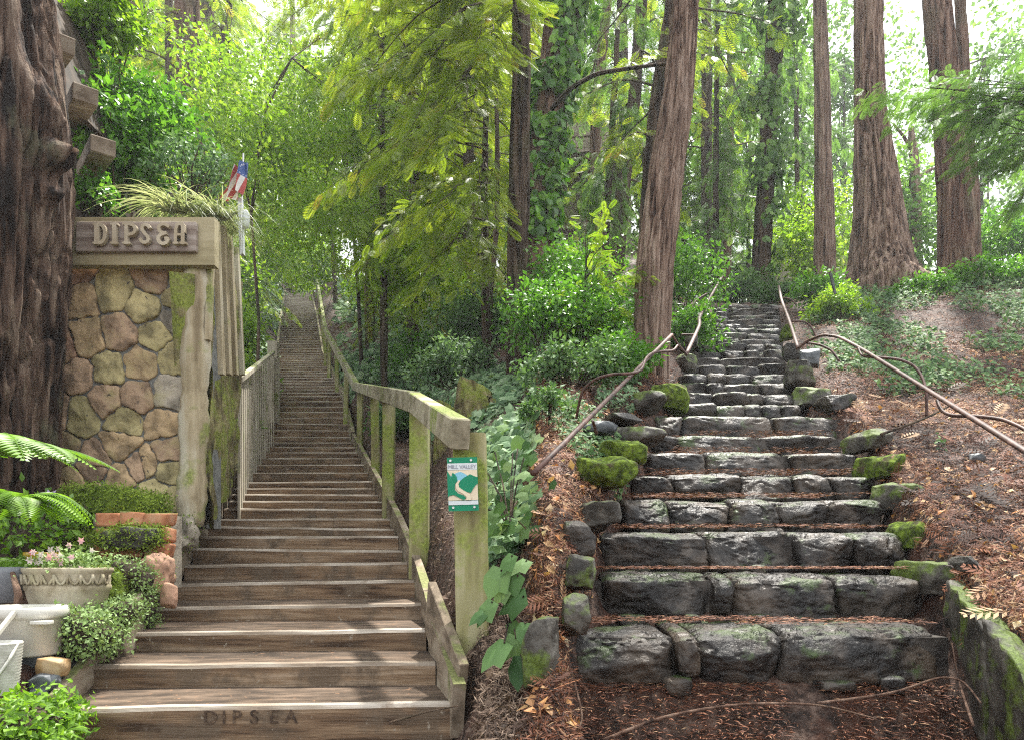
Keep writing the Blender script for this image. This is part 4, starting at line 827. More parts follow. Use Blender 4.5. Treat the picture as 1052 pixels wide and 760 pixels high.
# grass on the wall top
def grass_tuft(base, n, L, label, seed, leaf='grass', spread=1.):
    r = np.random.default_rng(seed); t = MB(); base = np.array(base)
    for _ in range(n):
        az = r.uniform(0, TW); l = L*r.uniform(.5, 1.2); q = np.linspace(0, 1, 7); h = .55*l*q-.75*l*q*q*r.uniform(.6, 1.2); rr = l*q*spread*r.uniform(.6, 1)
        p = base+np.stack([np.cos(az)*rr, np.sin(az)*rr, h], 1)+r.normal(0, .03, 3)*np.array([2, 1, 0]); s = np.array([-math.sin(az), math.cos(az), .3])*.006*(1-q[:, None]*.9)
        V = np.concatenate([p-s, p+s]); t.add(V, np.array([[k, k+1, k+8, k+7] for k in range(6)]), float(r.random()))
    return tag(t.build('spider_grass', LF[leaf], loc=base), label, 'grass tuft', 'arching grass on the wall top')
grass_tuft(at(182, 218, 5.15), 170, .55, 'pale arching grass tuft above the middle of the name board', 71)
grass_tuft(at(222, 225, 5.4), 200, .55, 'straw coloured grass tuft drooping over the right end of the name board', 72)
grass_tuft(at(236, 238, 5.9), 110, .4, 'yellow green grass tuft beneath the flag', 73)
# flag
fg = thing('small_flag', at(246, 262, 5.7), 'faded stars and stripes flag hanging limp on a thin pole above the wall', 'flag')
b = MB(); b.tube([at(247, 262, 5.7), at(250, 158, 5.7)], .008, 8); b.build('pole', M['bolt'], fg, loc=at(246, 262, 5.7))
nu, nv = 26, 26; V = []
for i in range(nu):
    for j in range(nv):
        u, v = i/(nu-1), j/(nv-1); c = at(253-v*(12+8*u)-u*5, 166+u*33+v*8, 5.66); V.append(c+np.array([0.010*math.sin(v*15+u*3), .045*math.sin(v*14+u*2.5), .012*math.sin(v*9)]))
q = []; mi = []
for i in range(nu-1):
    for j in range(nv-1): q.append([i*nv+j, (i+1)*nv+j, (i+1)*nv+j+1, i*nv+j+1]); mi.append(2 if i < 11 and j < 13 else (j//2) % 2)
b = MB(); b.add(V, np.array(q)); b.mi[-1] = np.array(mi); b.build('cloth', [M['red'], M['white'], M['blue']], fg, smooth=True, loc=at(246, 262, 5.7))
wr = thing('post_ornament', at(250, 262, 5.75), 'weathered pale wooden ornament standing under the flag', 'ornament')
b = MB(); b.beam(at(249, 262, 5.75), at(247, 205, 5.75), .03, .05, up=(0, 1, 0)); b.build('stake', M['swhite'], wr, loc=at(250, 262, 5.75))
b = MB(); rock(b, at(250, 226, 5.74), (.10, .05, .14), 4, n=6); b.build('knob', M['swhite'], wr, smooth=True, loc=at(250, 262, 5.75))

# understory, left
us = [('bright_bush', G(309, 51.6), (3.4, .8, 3.8), 'broad sunlit bush centred beyond the last timber step', 3500, .26, 'bright', 44, 94), ('bright_bush', G(330, 50.5), (2.6, 1.0, 3.0), 'sunlit bush right beyond the last timber step', 3500, .26, 'bright', 44, 92), ('bright_bush', G(276, 47), (2.2, 1.0, 2.8), 'sunlit bush left beyond the last timber step', 3500, .26, 'bright', 44, 93),
 ('bright_bush', G(232, 15), (.9, 1, 1.9), 'sunlit yellow green bush at left of the upper timber stairs', 4200, .13, 'bright', 44, 81),
 ('bright_bush', G(215, 13), (.7, .9, 2.2), 'bright bush rising behind the picket fence', 3800, .12, 'bright', 40, 82),
 ('bright_bush', G(392, 30), (1.5, 1.6, 2.0), 'sunlit bush right of the stairway top', 3500, .2, 'bright', 40, 83),
 ('bright_bush', G(222, 27), (1.8, 1.6, 3.2), 'tall sunlit bush left of the stairway top', 4500, .2, 'bright', 50, 84),
 ('shrub', G(470, 9.5), (.75, .6, .42), 'low glossy shrub behind the old stump', 2600, .08, 'ivy_sheen', 30, 86),
 ('shrub', G(425, 11.5), (.8, .7, .5), 'dark green ivy mound right of the handrail', 3000, .09, 'ivy', 34, 87),
 ('shrub', G(432, 16), (1.0, .9, .8), 'leafy mound on the slope right of the timber stairs', 2600, .12, 'bush', 34, 88),
 ('shrub', G(500, 12), (1.0, .9, .7), 'ivy covered mound left of the tall red trunk', 3200, .11, 'ivy', 36, 89),
 ('shrub', G(215, 9.5), (.3, .5, .9), 'thin leafy shrub behind the mossy timber side', 1400, .09, 'bright', 20, 90),
 ('shrub', G(246, 10.8), (.25, .5, .9), 'leafy sapling leaning over the picket fence', 1300, .07, 'bright', 22, 91)]
for n_, g, r3, lab, cnt, sz, lf, cl, sdd in us: shrub(n_, g, r3, lab, 'bush', cnt, sz, lf, cl, sdd, crad=.45)
# broad light tree hanging above the timber stairs
def broad_tree(px, Y, trunk, clumps_px, label, n, size, leaf, seed, crad, w=.06):
    pts = [P(*a) for a in trunk]; pts[0][2] = G(trunk[0][0], trunk[0][2])[2]-.1; t = thing('broadleaf_tree', pts[0], label, 'tree', 'broadleaf trees over the stairs')
    b = MB(); b.tube(pts, np.linspace(w, w*.3, len(pts)), 8, cap=False); r = np.random.default_rng(seed); cc = []
    for x0, y0, Yc, spx, spy, m in clumps_px:
        for _ in range(m): cc.append(P(x0+r.normal(0, spx), y0+r.normal(0, spy), Yc+r.normal(0, .7)))
    cc = np.array(cc)
    for c in cc[::6]:
        s_ = pts[r.integers(len(pts)//2, len(pts))]; b.tube([s_, (s_+c)/2+np.array([0, 0, .2]), c], [w*.35, w*.2, w*.08], 5, cap=False)
    b.build('trunk', M['bark_dark'], t, smooth=True, loc=pts[0]); b = MB(); leafcloud(b, cc, crad, n, size, seed=seed, rbase=.35, flat=.7); b.build('crown', LF[leaf], t, loc=pts[0])
broad_tree(262, 12, [(262, 460, 12), (266, 330, 12), (258, 220, 12), (270, 120, 12), (300, 60, 12)], [(255, 140, 12, 28, 30, 26), (300, 190, 13, 30, 40, 34), (330, 110, 14, 30, 40, 26), (215, 100, 12, 20, 30, 16)], 'light broadleaf tree arching over left of the timber stairs', 13000, .11, 'bright', 95, .55, .035)
broad_tree(370, 18, [(372, 400, 18), (368, 300, 18), (360, 200, 18), (350, 110, 18)], [(352, 205, 18, 30, 30, 34), (405, 240, 16, 26, 24, 30), (330, 160, 20, 24, 40, 26), (440, 285, 14, 26, 16, 16)], 'sunlit broadleaf tree right of the upper timber stairs', 13000, .14, 'bright', 96, .7)
# drooping redwood boughs close over the slope: a multi stemmed young redwood
def bough_tree(path, Y, label, seed, boughs, leaf='redwood', spray=.21, bark='bark_dark', name='young_redwood', T=T_SPRAY, dens=30, group='young redwoods with drooping boughs', wid=.45, jit=.25):
    pts = []; r = np.random.default_rng(seed)
    for px, py, w in path: c = P(px, py, Y); pts.append([*c, w/2*Y/F])
    g = float(H(pts[0][0], Y)); pts[0][2] = g-.2; t = thing(name, (pts[0][0], Y, g), label, 'tree', group)
    b = MB(); C = trunk_mesh(b, pts, seed, 20, .2, .02, 7); cr = MB()
    for k, (y0, x1, y1, dY, m) in enumerate(boughs):
        for q in range(m):
            a = P(0, y0+r.normal(0, 10), Y); a[0] = np.interp(a[2], C[:, 2], C[:, 0]); e = P(x1+r.normal(0, 20), y1+r.normal(0, 18), Y+dY+r.normal(0, jit)); L = np.linalg.norm(e-a); s = np.linspace(0, 1, 9)[:, None]
            p = a*(1-s)+e*s+np.array([0, 0, 1])*(s*(1-s))*L*.35+np.cumsum(r.normal(0, .015*L, (9, 3)), 0)
            b.tube(p, np.linspace(.006+.003*L, .002, 9), 5, cap=False); sprays_on(cr, p, L, spray, seed*31+k*7+q, T, dens, .6, wid)
    b.build('trunk', M[bark], t, smooth=True, loc=(pts[0][0], Y, g)); cr.build('crown', LF[leaf], t, loc=(pts[0][0], Y, g)); return t
bough_tree([(500, 400, 9), (498, 200, 8), (500, -60, 6)], 9.5, 'young redwood with dense drooping boughs left of the tall red trunk', 101,
  [(60, 380, 70, -1.5, 4), (40, 340, 40, -1, 3), (120, 400, 180, -1.5, 5), (150, 350, 170, -1, 4), (200, 420, 260, -1, 5), (180, 380, 250, 0, 4), (90, 440, 130, -2, 5), (230, 470, 290, -1.5, 4), (0, 400, 10, -1, 5), (0, 450, -20, -2, 4), (40, 480, 60, -2, 3), (180, 490, 220, -2, 4), (250, 520, 300, -1, 3), (10, 330, -20, 0, 3)])
bough_tree([(395, 400, 9), (393, 200, 8), (390, -60, 6)], 14, 'young redwood with fresh green boughs above the middle of the handrail', 102,
  [(60, 330, 90, -1, 4), (120, 340, 150, -1, 4), (170, 365, 205, -1, 4), (100, 440, 140, -1, 4), (200, 450, 240, -1, 4), (225, 420, 275, -1, 4), (0, 350, 20, -1, 4), (20, 440, 50, -1, 4), (210, 385, 245, -1, 3)], 'redwood_light', .19, dens=60)
bough_tree([(500, 420, 7), (512, 200, 6), (505, -60, 5)], 11.5, 'leafy young redwood deep in shade behind the red trunk', 103,
  [(100, 470, 150, 1, 4), (40, 520, 60, 1, 4), (160, 540, 180, 1, 4), (220, 500, 280, 1, 4), (0, 470, 0, 1, 3), (250, 450, 320, 1, 4)])
# right: foliage behind and around the trunks
bough_tree([(620, 330, 8), (628, 150, 7), (640, -60, 5)], 14.5, 'young redwood in front of the hillside deck', 104,
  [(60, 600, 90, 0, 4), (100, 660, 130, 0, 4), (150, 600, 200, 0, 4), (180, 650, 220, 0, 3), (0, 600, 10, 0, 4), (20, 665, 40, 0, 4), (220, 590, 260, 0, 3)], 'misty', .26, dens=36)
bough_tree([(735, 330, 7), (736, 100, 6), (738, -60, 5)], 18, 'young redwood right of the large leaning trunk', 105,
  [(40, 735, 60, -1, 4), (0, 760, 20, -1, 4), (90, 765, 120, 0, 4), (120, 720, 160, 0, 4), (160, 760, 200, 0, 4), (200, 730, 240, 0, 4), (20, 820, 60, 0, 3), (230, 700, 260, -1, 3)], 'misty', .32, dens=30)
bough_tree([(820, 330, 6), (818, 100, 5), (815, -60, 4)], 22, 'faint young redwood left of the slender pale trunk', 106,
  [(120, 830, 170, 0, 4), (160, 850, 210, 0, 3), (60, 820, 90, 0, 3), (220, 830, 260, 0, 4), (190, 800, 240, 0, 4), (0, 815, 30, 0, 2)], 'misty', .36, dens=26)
bough_tree([(1100, 330, 12), (1098, 100, 10), (1095, -60, 8)], 9.0, 'leafy tree just past the right edge reaching across in front of the giants', 107,
  [(90, 1000, 130, 0, 3), (110, 950, 100, .4, 3), (110, 930, 120, .3, 3), (130, 1020, 160, 0, 4), (160, 1030, 200, 0, 4), (100, 1040, 90, 0, 3), (60, 1030, 70, .3, 3), (150, 980, 150, 0, 3), (130, 910, 90, 1, 2)], 'misty', .17, T=T_SPRAY, dens=60, wid=.4)
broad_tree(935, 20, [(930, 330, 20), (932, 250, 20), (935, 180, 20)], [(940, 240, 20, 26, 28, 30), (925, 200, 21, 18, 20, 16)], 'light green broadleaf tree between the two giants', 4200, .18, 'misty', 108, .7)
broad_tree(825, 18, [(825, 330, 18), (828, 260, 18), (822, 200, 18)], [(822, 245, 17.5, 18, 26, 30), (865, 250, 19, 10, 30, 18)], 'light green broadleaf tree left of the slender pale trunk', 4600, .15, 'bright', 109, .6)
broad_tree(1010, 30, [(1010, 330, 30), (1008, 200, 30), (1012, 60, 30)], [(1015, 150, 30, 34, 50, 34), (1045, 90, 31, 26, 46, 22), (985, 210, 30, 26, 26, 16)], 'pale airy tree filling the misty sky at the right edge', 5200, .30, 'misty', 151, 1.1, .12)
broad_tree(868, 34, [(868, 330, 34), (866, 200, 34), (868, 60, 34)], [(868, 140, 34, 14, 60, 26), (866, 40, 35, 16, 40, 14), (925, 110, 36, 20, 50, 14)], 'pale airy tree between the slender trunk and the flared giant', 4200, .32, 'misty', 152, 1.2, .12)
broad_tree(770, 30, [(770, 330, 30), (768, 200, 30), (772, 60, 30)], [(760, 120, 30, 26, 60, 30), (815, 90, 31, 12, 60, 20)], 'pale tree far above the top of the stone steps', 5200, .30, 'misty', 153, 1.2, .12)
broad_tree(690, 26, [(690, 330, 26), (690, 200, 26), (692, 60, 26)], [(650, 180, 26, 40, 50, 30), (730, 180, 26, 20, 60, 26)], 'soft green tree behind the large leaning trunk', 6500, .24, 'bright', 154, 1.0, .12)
broad_tree(318, 34, [(345, 330, 34), (340, 200, 34), (330, 60, 34)], [(300, 150, 34, 40, 60, 40), (380, 120, 34, 40, 60, 30), (270, 230, 30, 16, 30, 16)], 'sunlit tree high behind the top of the timber stairs', 9000, .26, 'bright', 155, 1.2, .12)
shrub('shrub', G(1040, 19)+np.array([0, 0, .2]), (2.2, 1.5, 1.1), 'dense hedge like shrub at the right edge behind the bank', 'bush', 5200, .14, 'bush', 50, 110, crad=.5)
# ivy on the clad trunks (part of those trees)
def ivy_on(tree, path, Y, n, w, size, leaf, seed):
    r = np.random.default_rng(seed); py = r.uniform(path[-1][1], path[0][1], n); ys = np.array([p[1] for p in path])[::-1]; xs = np.interp(py, ys, np.array([p[0] for p in path])[::-1]); ww = np.interp(py, ys, np.array([p[2] for p in path])[::-1])
    a = r.uniform(math.pi*.95, TW*1.03, n); rr = (ww/2)*(1+r.random(n)**2*w); x = xs+rr*np.cos(a); c = np.stack([(x-526)*Y/F, Y+rr*np.sin(a)*Y/F, (HOR-py)*Y/F+ZC], 1)
    keep = fbm(c*1.6, seed, 3) > .42; c = c[keep]; a = a[keep]; m = len(c); out = np.stack([np.cos(a), np.sin(a), a*0], 1); d = nrm(np.array([0, 0, -1.])+r.normal(0, .5, (m, 3)))
    b = MB(); b.scatter(T_IVY, c, frames(d, nrm(out+r.normal(0, .4, (m, 3)))), size*r.uniform(.6, 1.3, m)); b.build('ivy', LF[leaf], tree, loc=tuple(tree.location))
it = [o for o in COL.objects if o.name.startswith('ivy_clad')]
ivy_on(it[0], [(549, 250, 44), (557, 170, 40), (567, 100, 42), (582, 0, 50), (590, -60, 50)], 10.5, 1700, .4, .13, 'bush', 5)
ivy_on(it[1], [(779, 300, 20), (786, 200, 26), (795, 60, 34), (800, -60, 34)], 16.5, 2600, 1.1, .17, 'misty', 6)
# bank shrubs right part
bs = [((585, 9.0), (.85, .7, .75), 'bright green bush on the bank under the ivy clad trunk', 4200, .075, 'bush', 34, 121), ((562, 7.6), (.5, .6, .5), 'leafy bush at the left margin of the litter bank', 2600, .07, 'bush', 26, 122),
 ((610, 7.8), (.6, .6, .55), 'bush left of the foot of the large leaning trunk', 3000, .07, 'bush', 28, 123), ((640, 7.0), (.38, .4, .32), 'small bush touching the foot of the large leaning trunk', 1700, .065, 'bush', 20, 124),
 ((590, 6.4), (.6, .5, .28), 'low dark brambles above the lower left iron rail', 2600, .06, 'ivy', 26, 125), ((706, 9.6), (.42, .5, .5), 'bush right of the large leaning trunk', 2200, .08, 'bush', 22, 126), ((700, 12), (.7, .7, .9), 'taller bush behind the kinked handrail', 2800, .1, 'bush', 28, 127),
 ((560, 5.3), (.28, .35, .14), 'low sprig of leaves beside the lower left iron rail', 800, .05, 'ivy', 14, 128), ((862, 11.4), (.55, .4, .34), 'bright bush right of the upper stone flight', 2000, .075, 'bright', 22, 129), ((842, 12.5), (.5, .4, .4), 'bush at the foot of the slender pale trunk', 1800, .09, 'bush', 22, 130),
 ((1020, 13.5), (1.1, .6, .35), 'low leafy patch in front of the dark reddish redwood', 2600, .09, 'bush', 30, 131), ((950, 12.6), (.7, .5, .25), 'leafy patch between the two giants on the bank', 1600, .08, 'bush', 22, 132),
 ((765, 15.5), (1.2, .5, .5), 'shadowed brush behind the top of the stone steps', 2200, .09, 'ivy', 26, 133), ((800, 15.0), (.5, .5, .4), 'dark bush at the top right of the stone steps', 1500, .09, 'ivy', 20, 134)]
for (px, Y), r3, lab, cnt, sz, lf, cl, sdd in bs: shrub('shrub', G(px, Y), r3, lab, 'bush', cnt, sz, lf, cl, sdd, crad=.5, rbase=.35)
bough_tree([(600, 360, 6), (601, 300, 5), (604, 250, 3)], 7.6, 'bright young redwood sapling left of the large leaning trunk', 135, [(330, 640, 320, -.1, 3), (300, 640, 285, -.1, 3), (280, 630, 262, -.1, 3), (300, 575, 290, -.1, 3), (265, 610, 250, 0, 3), (340, 575, 330, -.1, 2)], 'redwood_light', .15, name='sapling', T=T_SPRAY, dens=30, group=None, wid=.15, jit=.1)

# ------------------------------------------------------------------ ground cover: ivy, litter, twigs
def field(px0, px1, y0, y1, n, seed, thr=.5, fs=.9, power=1.5):
    r = np.random.default_rng(seed); t = r.random(n*3); Y = y0+(y1-y0)*t**power**.5; px = r.uniform(px0, px1, n*3); x = (px-526)*Y/F
    k = fbm(np.stack([x*fs, Y*fs, x*0], -1), seed, 3) > thr; onl = np.abs(x-Lc(Y)) < LWID/2+.12; onr = (np.abs(x-Rc(Y)) < Rh(Y)+.05) & (Y > 2.85) & (Y < 15); k &= ~onl & ~onr
    return x[k][:n], Y[k][:n]
def slope_n(x, y):
    e = .06; return nrm(np.stack([-(H(x+e, y)-H(x-e, y))/(2*e), -(H(x, y+e)-H(x, y-e))/(2*e), np.ones_like(x)], -1))
iv = MB()
def ivy(px0, px1, y0, y1, n, seed, size, thr=.5, lift=.12, fs=.9, T=T_IVY):
    x, Y = field(px0, px1, y0, y1, n, seed, thr, fs); m = len(x); r = np.random.default_rng(seed); z = H(x, Y)+r.random(m)**1.5*lift+.015
    nn = nrm(slope_n(x, Y)+r.normal(0, .38, (m, 3))+np.array([0, -.35, 0])); d = nrm(r.normal(0, 1, (m, 3))+np.array([0, -.5, -.3])); d = nrm(d-nn*np.sum(d*nn, -1, keepdims=True))
    iv.scatter(T, np.stack([x, Y, z], -1), frames(d, nn), size*r.uniform(.5, 1.25, m)*(1+.045*np.maximum(Y-6, 0)))
ivy(484, 548, 3.9, 9.5, 4600, 1, .085, .36); ivy(440, 545, 8, 14, 3600, 2, .08, .42); ivy(545, 655, 6.0, 12, 5000, 3, .06, .42, .18, T=T_LEAF); ivy(400, 520, 13, 26, 2600, 4, .10, .46, .3); ivy(345, 440, 16, 48, 3500, 14, .12, .45, .4); ivy(225, 300, 16, 48, 2600, 15, .12, .45, .4)
iv.build('ivy_ground_cover', LF['ivy_sheen']); tag(bpy.data.objects['ivy_ground_cover'], 'ivy tinted with pale sky sheen carpeting the slopes around the middle trunk', 'ivy', kind='stuff')
iv = MB(); ivy(850, 1200, 7.0, 14.5, 12000, 5, .075, .51, .2, 1.2, T=T_LEAF); ivy(960, 1200, 5.0, 8, 2200, 6, .06, .54, .14, 1.2, T=T_LEAF); ivy(545, 650, 4.5, 7, 1800, 7, .05, .5, .1, T=T_LEAF); ivy(830, 900, 9, 13.5, 2200, 8, .07, .42, .16, T=T_LEAF)
iv.build('leafy_ground_cover', LF['ivy']); tag(bpy.data.objects['leafy_ground_cover'], 'scattered green bramble leaves over the right hand slopes', 'ground cover', kind='stuff')
def litter(px0, px1, y0, y1, n, seed, size, leaf, name, label, T=T_NEEDLE, thr=.0, lift=.02, ws=(.5, 1.6), on=None, up=.5):
    r = np.random.default_rng(seed)
    if on is None: x, Y = field(px0, px1, y0, y1, n, seed, thr)
    else: x, Y = on
    m = len(x); z = (H(x, Y) if on is None else np.zeros(m))
    nn = nrm(slope_n(x, Y)*1.2+r.normal(0, up, (m, 3))); d = r.normal(0, 1, (m, 3)); d = nrm(d-nn*np.sum(d*nn, -1, keepdims=True)); s = size*r.uniform(*ws, m)
    b = MB(); b.scatter(T, np.stack([x, Y, z+.012+r.random(m)*lift], -1), frames(d, nn), s, np.clip(r.normal(.42, .32, m)+(fbm(np.stack([x*2.5, Y*2.5, x*0], -1), 3, 3)-.5)*1.2, 0, 1)); o = b.build(name, LF[leaf]); return tag(o, label, 'leaf litter', kind='stuff')
litter(545, 760, 2.3, 7.5, 42000, 21, .036, 'litter', 'needle_litter', 'rusty redwood needles on the bank left of the stone steps', lift=.03)
litter(780, 1120, 2.3, 7.5, 70000, 22, .036, 'litter', 'needle_litter', 'rusty redwood needles on the bank right of the stone steps', lift=.04)
litter(780, 1120, 7.0, 15, 32000, 23, .065, 'litter', 'needle_litter', 'red brown litter higher on the right bank', lift=.05)
litter(545, 760, 7.0, 15, 14000, 24, .065, 'litter', 'needle_litter', 'red brown litter higher on the left bank', lift=.05)
litter(380, 545, 2.4, 9, 34000, 25, .034, 'litter_brown', 'brown_litter', 'dry brown litter on the soil right of the timber steps', lift=.03)
litter(330, 545, 9, 40, 16000, 26, .09, 'litter_brown', 'brown_litter', 'dry brown litter up the slope right of the timber stairs', lift=.05)
litter(200, 300, 9, 40, 3500, 27, .13, 'litter_brown', 'brown_litter', 'dry brown litter up the slope left of the timber stairs', lift=.05)
litter(545, 660, 2.4, 6, 500, 28, .048, 'yellowleaf', 'fallen_leaves', 'curled yellow and tan leaves on the bank left of the stone steps', T=T_CURL, lift=.03)
litter(860, 1100, 2.4, 9, 1300, 29, .042, 'yellowleaf', 'fallen_leaves', 'curled tan leaves on the bank right of the stone steps', T=T_CURL, lift=.03)
litter(380, 545, 2.5, 9, 900, 30, .04, 'litter_brown', 'fallen_leaves', 'curled brown leaves right of the timber steps', T=T_CURL, lift=.02)
litter(545, 690, 2.4, 7, 500, 31, .11, 'litter', 'dead_sprigs', 'dead reddish redwood sprigs lying on the left bank', T=T_SPRAY_S, lift=.03, up=.25)
litter(860, 1110, 2.4, 10, 1500, 32, .12, 'litter', 'dead_sprigs', 'dead reddish redwood sprigs lying on the right bank', T=T_SPRAY_S, lift=.04, up=.3)
litter(860, 1110, 2.4, 9, 500, 33, .06, 'litter', 'dead_sprigs', 'pale dead fern bits and sprigs on the right bank', T=T_FROND, lift=.05, up=.4)
# litter at the foot of the stone steps and on treads
r = np.random.default_rng(5); b = MB(); X = []; 
n = 26000; x = r.uniform(.06, 2.0, n)*1.0; y = r.uniform(2.35, 3.12, n); k = fbm(np.stack([x*3, y*3, x*0], -1), 31, 3)+(y-2.9)*.5 > .34; x, y = x[k], y[k]; z = H(x, y)+.01+r.random(len(x))*.02
parts = [(x, y, z)]
for Yk, zk, sp_ in zip(RY[:7], RZ[:7], splits[:7]):
    i = RY.index(Yk); dep = (RY[i+1]-Yk); m = 2800; x = (sp_[0]-526+r.random(m)*(sp_[-1]-sp_[0]))*Yk/F; y = Yk+dep*(1-r.random(m)**1.6*.75)-.02; kk = fbm(np.stack([x*4, y*4, x*0+i], -1), 33, 3) > .42; x, y = x[kk], y[kk]; parts.append((x, y, np.full(len(x), zk+.012)+r.random(len(x))*.015))
x, y, z = [np.concatenate([p[i] for p in parts]) for i in range(3)]; m = len(x); nn = nrm(np.array([0, 0, 1.])+r.normal(0, .3, (m, 3))); d = r.normal(0, 1, (m, 3)); d[:, 2] = 0
b.scatter(T_NEEDLE, np.stack([x, y, z], -1), frames(d, nn), .034*r.uniform(.5, 1.7, m), np.clip(r.normal(.5, .22, m), 0, 1)); o = b.build('needle_litter', LF['litter']); tag(o, 'orange needles caught on the stone treads and at the stair foot', 'leaf litter', kind='stuff')
# twigs
def twig(pts, rad, label, m='bark'):
    pp = np.array([P(*a) for a in pts]); u = np.linspace(0, len(pp)-1, len(pp)*6); q = np.stack([np.interp(u, range(len(pp)), pp[:, k]) for k in range(3)], 1)
    for _ in range(8): q[1:-1] = (q[:-2]+2*q[1:-1]+q[2:])/4
    b = MB(); b.tube(q, np.linspace(rad, rad*.5, len(q)), 6); o = b.build('fallen_branch', M[m], smooth=True, loc=pp[0]); tag(o, label, 'branch', 'fallen branches at the foot of the stone steps')
twig([(620, 760, 2.7), (680, 735, 2.8), (760, 722, 2.85), (840, 722, 2.85), (900, 738, 2.8)], .008, 'long dark twig arching across the foot of the stone steps')
twig([(840, 722, 2.9), (920, 712, 2.9), (965, 694, 2.95), (990, 698, 2.9), (1008, 722, 2.75)], .007, 'curved reddish twig in front of the lowest stone step')
twig([(1000, 745, 2.65), (985, 700, 2.95), (978, 660, 3.0)], .006, 'thin dark stick leaning at the right end of the lowest stone step')
twig([(400, 742, 2.95), (440, 730, 2.9), (470, 725, 2.85)], .006, 'dry stick by the right end of the lowest timber step')
twig([(590, 700, 2.8), (600, 740, 2.7), (585, 760, 2.6)], .006, 'bent stick left of the stone stair foot')
twig([(905, 446, 5.1), (950, 430, 5.2), (985, 412, 5.4)], .012, 'dark fallen branch lying under the long right rail', 'bark_dark')

# ------------------------------------------------------------------ old stump
for (px, Y, w, h, lab, sdd, mm_) in [(458, 7.0, 24, 46, 'bright mossy broken stump post behind the handrail', 141, 'mossbark'), (489, 7.3, 46, 36, 'split weathered stump with mossy shoulder in the ivy', 142, 'mossbark'), (441, 7.1, 11, 44, 'pale splintered stake beside the mossy stump', 143, 'gatepost')]:
    g = G(px, Y); t = thing('tree_stump', g, lab, 'stump', 'old stumps in the ivy'); b = MB(); rr = w/2*Y/F; hh = h*Y/F
    C = trunk_mesh(b, [(g[0], Y, g[2]-.2, rr*1.15), (g[0], Y, g[2]+hh*.5, rr), (g[0], Y, g[2]+hh, rr*.72)], sdd, 40, .03, .04, 9); V = b.v[0]; V[:, 2] += np.where(V[:, 2] > g[2]+hh*.6, (V[:, 0]-g[0])*-.5, 0)
    top = V[-40:]; b.add(np.vstack([top, top.mean(0)-np.array([0, 0, .05])]), np.array([[k, (k+1) % 40, 40, 40] for k in range(40)])[:, :3]); b.build('trunk', M[mm_], t, smooth=True, loc=g)
# ------------------------------------------------------------------ houses on the hillside
hd = thing('hillside_house', at(612, 230, 24), 'pale house with railed deck on the hillside behind the left trunks', 'house')
A = at(560, 235, 25); B = at(650, 235, 25); b = MB(); b.box(((A[0]+B[0])/2, 27.5, A[2]+1.9), (B[0]-A[0], 4.5, 5)); b.build('wall', M['housewall'], hd, loc=A)
for a, c in (((622, 208), (636, 166)), ((602, 208), (616, 172))):
    b = MB(); p, q = at(*a, 25.1), at(*c, 25.1); b.box(((p[0]+q[0])/2, 25.2, (p[2]+q[2])/2), (q[0]-p[0], .06, q[2]-p[2])); b.build('window', M['glass'], hd, loc=p)
b = MB(); p, q = at(565, 168, 24), at(660, 160, 24); b.box(((p[0]+q[0])/2, 24, q[2]-.2), (q[0]-p[0], 2, .25)); b.build('deck', M['rail'], hd, loc=p)
b = MB(); b.beam(at(565, 142, 23), at(660, 134, 23), .1, .12); b.beam(at(565, 158, 23), at(660, 151, 23), .1, .1)
for k in range(26): b.beam(at(566+k*3.7, 158-.28*k, 23), at(566+k*3.7, 142-.3*k, 23), .045, .045, up=(0, 1, 0))
b.build('railing', M['beamwood'], hd, loc=p)
h2 = thing('low_building', at(835, 300, 24), 'pale low wall and gate glimpsed left of the slender trunk above the stone steps', 'building')
b = MB(); p, q = at(800, 330, 24), at(885, 258, 24); b.box(((p[0]+q[0])/2, 24.6, (p[2]+q[2])/2), (q[0]-p[0], .6, q[2]-p[2])); b.build('wall', M['housewall'], h2, loc=p)
b = MB(); p, q = at(817, 330, 23.8), at(829, 281, 23.8); b.box(((p[0]+q[0])/2, 23.9, (p[2]+q[2])/2), (q[0]-p[0], .1, q[2]-p[2])); b.build('gate', M['darkwood'], h2, loc=p)
b = MB(); b.beam(at(816, 330, 23.6), at(816, 278, 23.6), .12, .12, up=(0, 1, 0)); b.build('post', M['stringer'], h2, loc=p)
mp_ = thing('marker_stake', G(854, 10.5), 'slanted blue grey stake standing among leaves right of the upper stone flight', 'stake'); b = MB(); b.beam(at(858, 302, 10.6), at(853, 281, 10.6), .03, .04, up=(0, 1, 0)); b.build('stake', M['slaterock'], mp_, loc=mp_.location)
# free dark boughs
twb = [([(567, 112, 10), (585, 92, 9.5), (612, 76, 9), (650, 70, 8.6), (690, 65, 8.0)], .03, 'bare dark limb arching from the ivy clad trunk to the leaning trunk')]
for pts, rad, lab in twb:
    pp = np.array([P(*a) for a in pts]); u = np.linspace(0, len(pp)-1, 40); q = np.stack([np.interp(u, range(len(pp)), pp[:, k]) for k in range(3)], 1)
    for _ in range(6): q[1:-1] = (q[:-2]+2*q[1:-1]+q[2:])/4
    b = MB(); b.tube(q, np.linspace(rad*1.3, rad*.6, len(q)), 7); o = b.build('bare_limb', M['bark_dark'], smooth=True, loc=pp[0]); tag(o, lab, 'limb')
SKYMIX, SUN, SANG, EXPO, HAZE = .5, 5.0, 2, 1.62, 0.0014
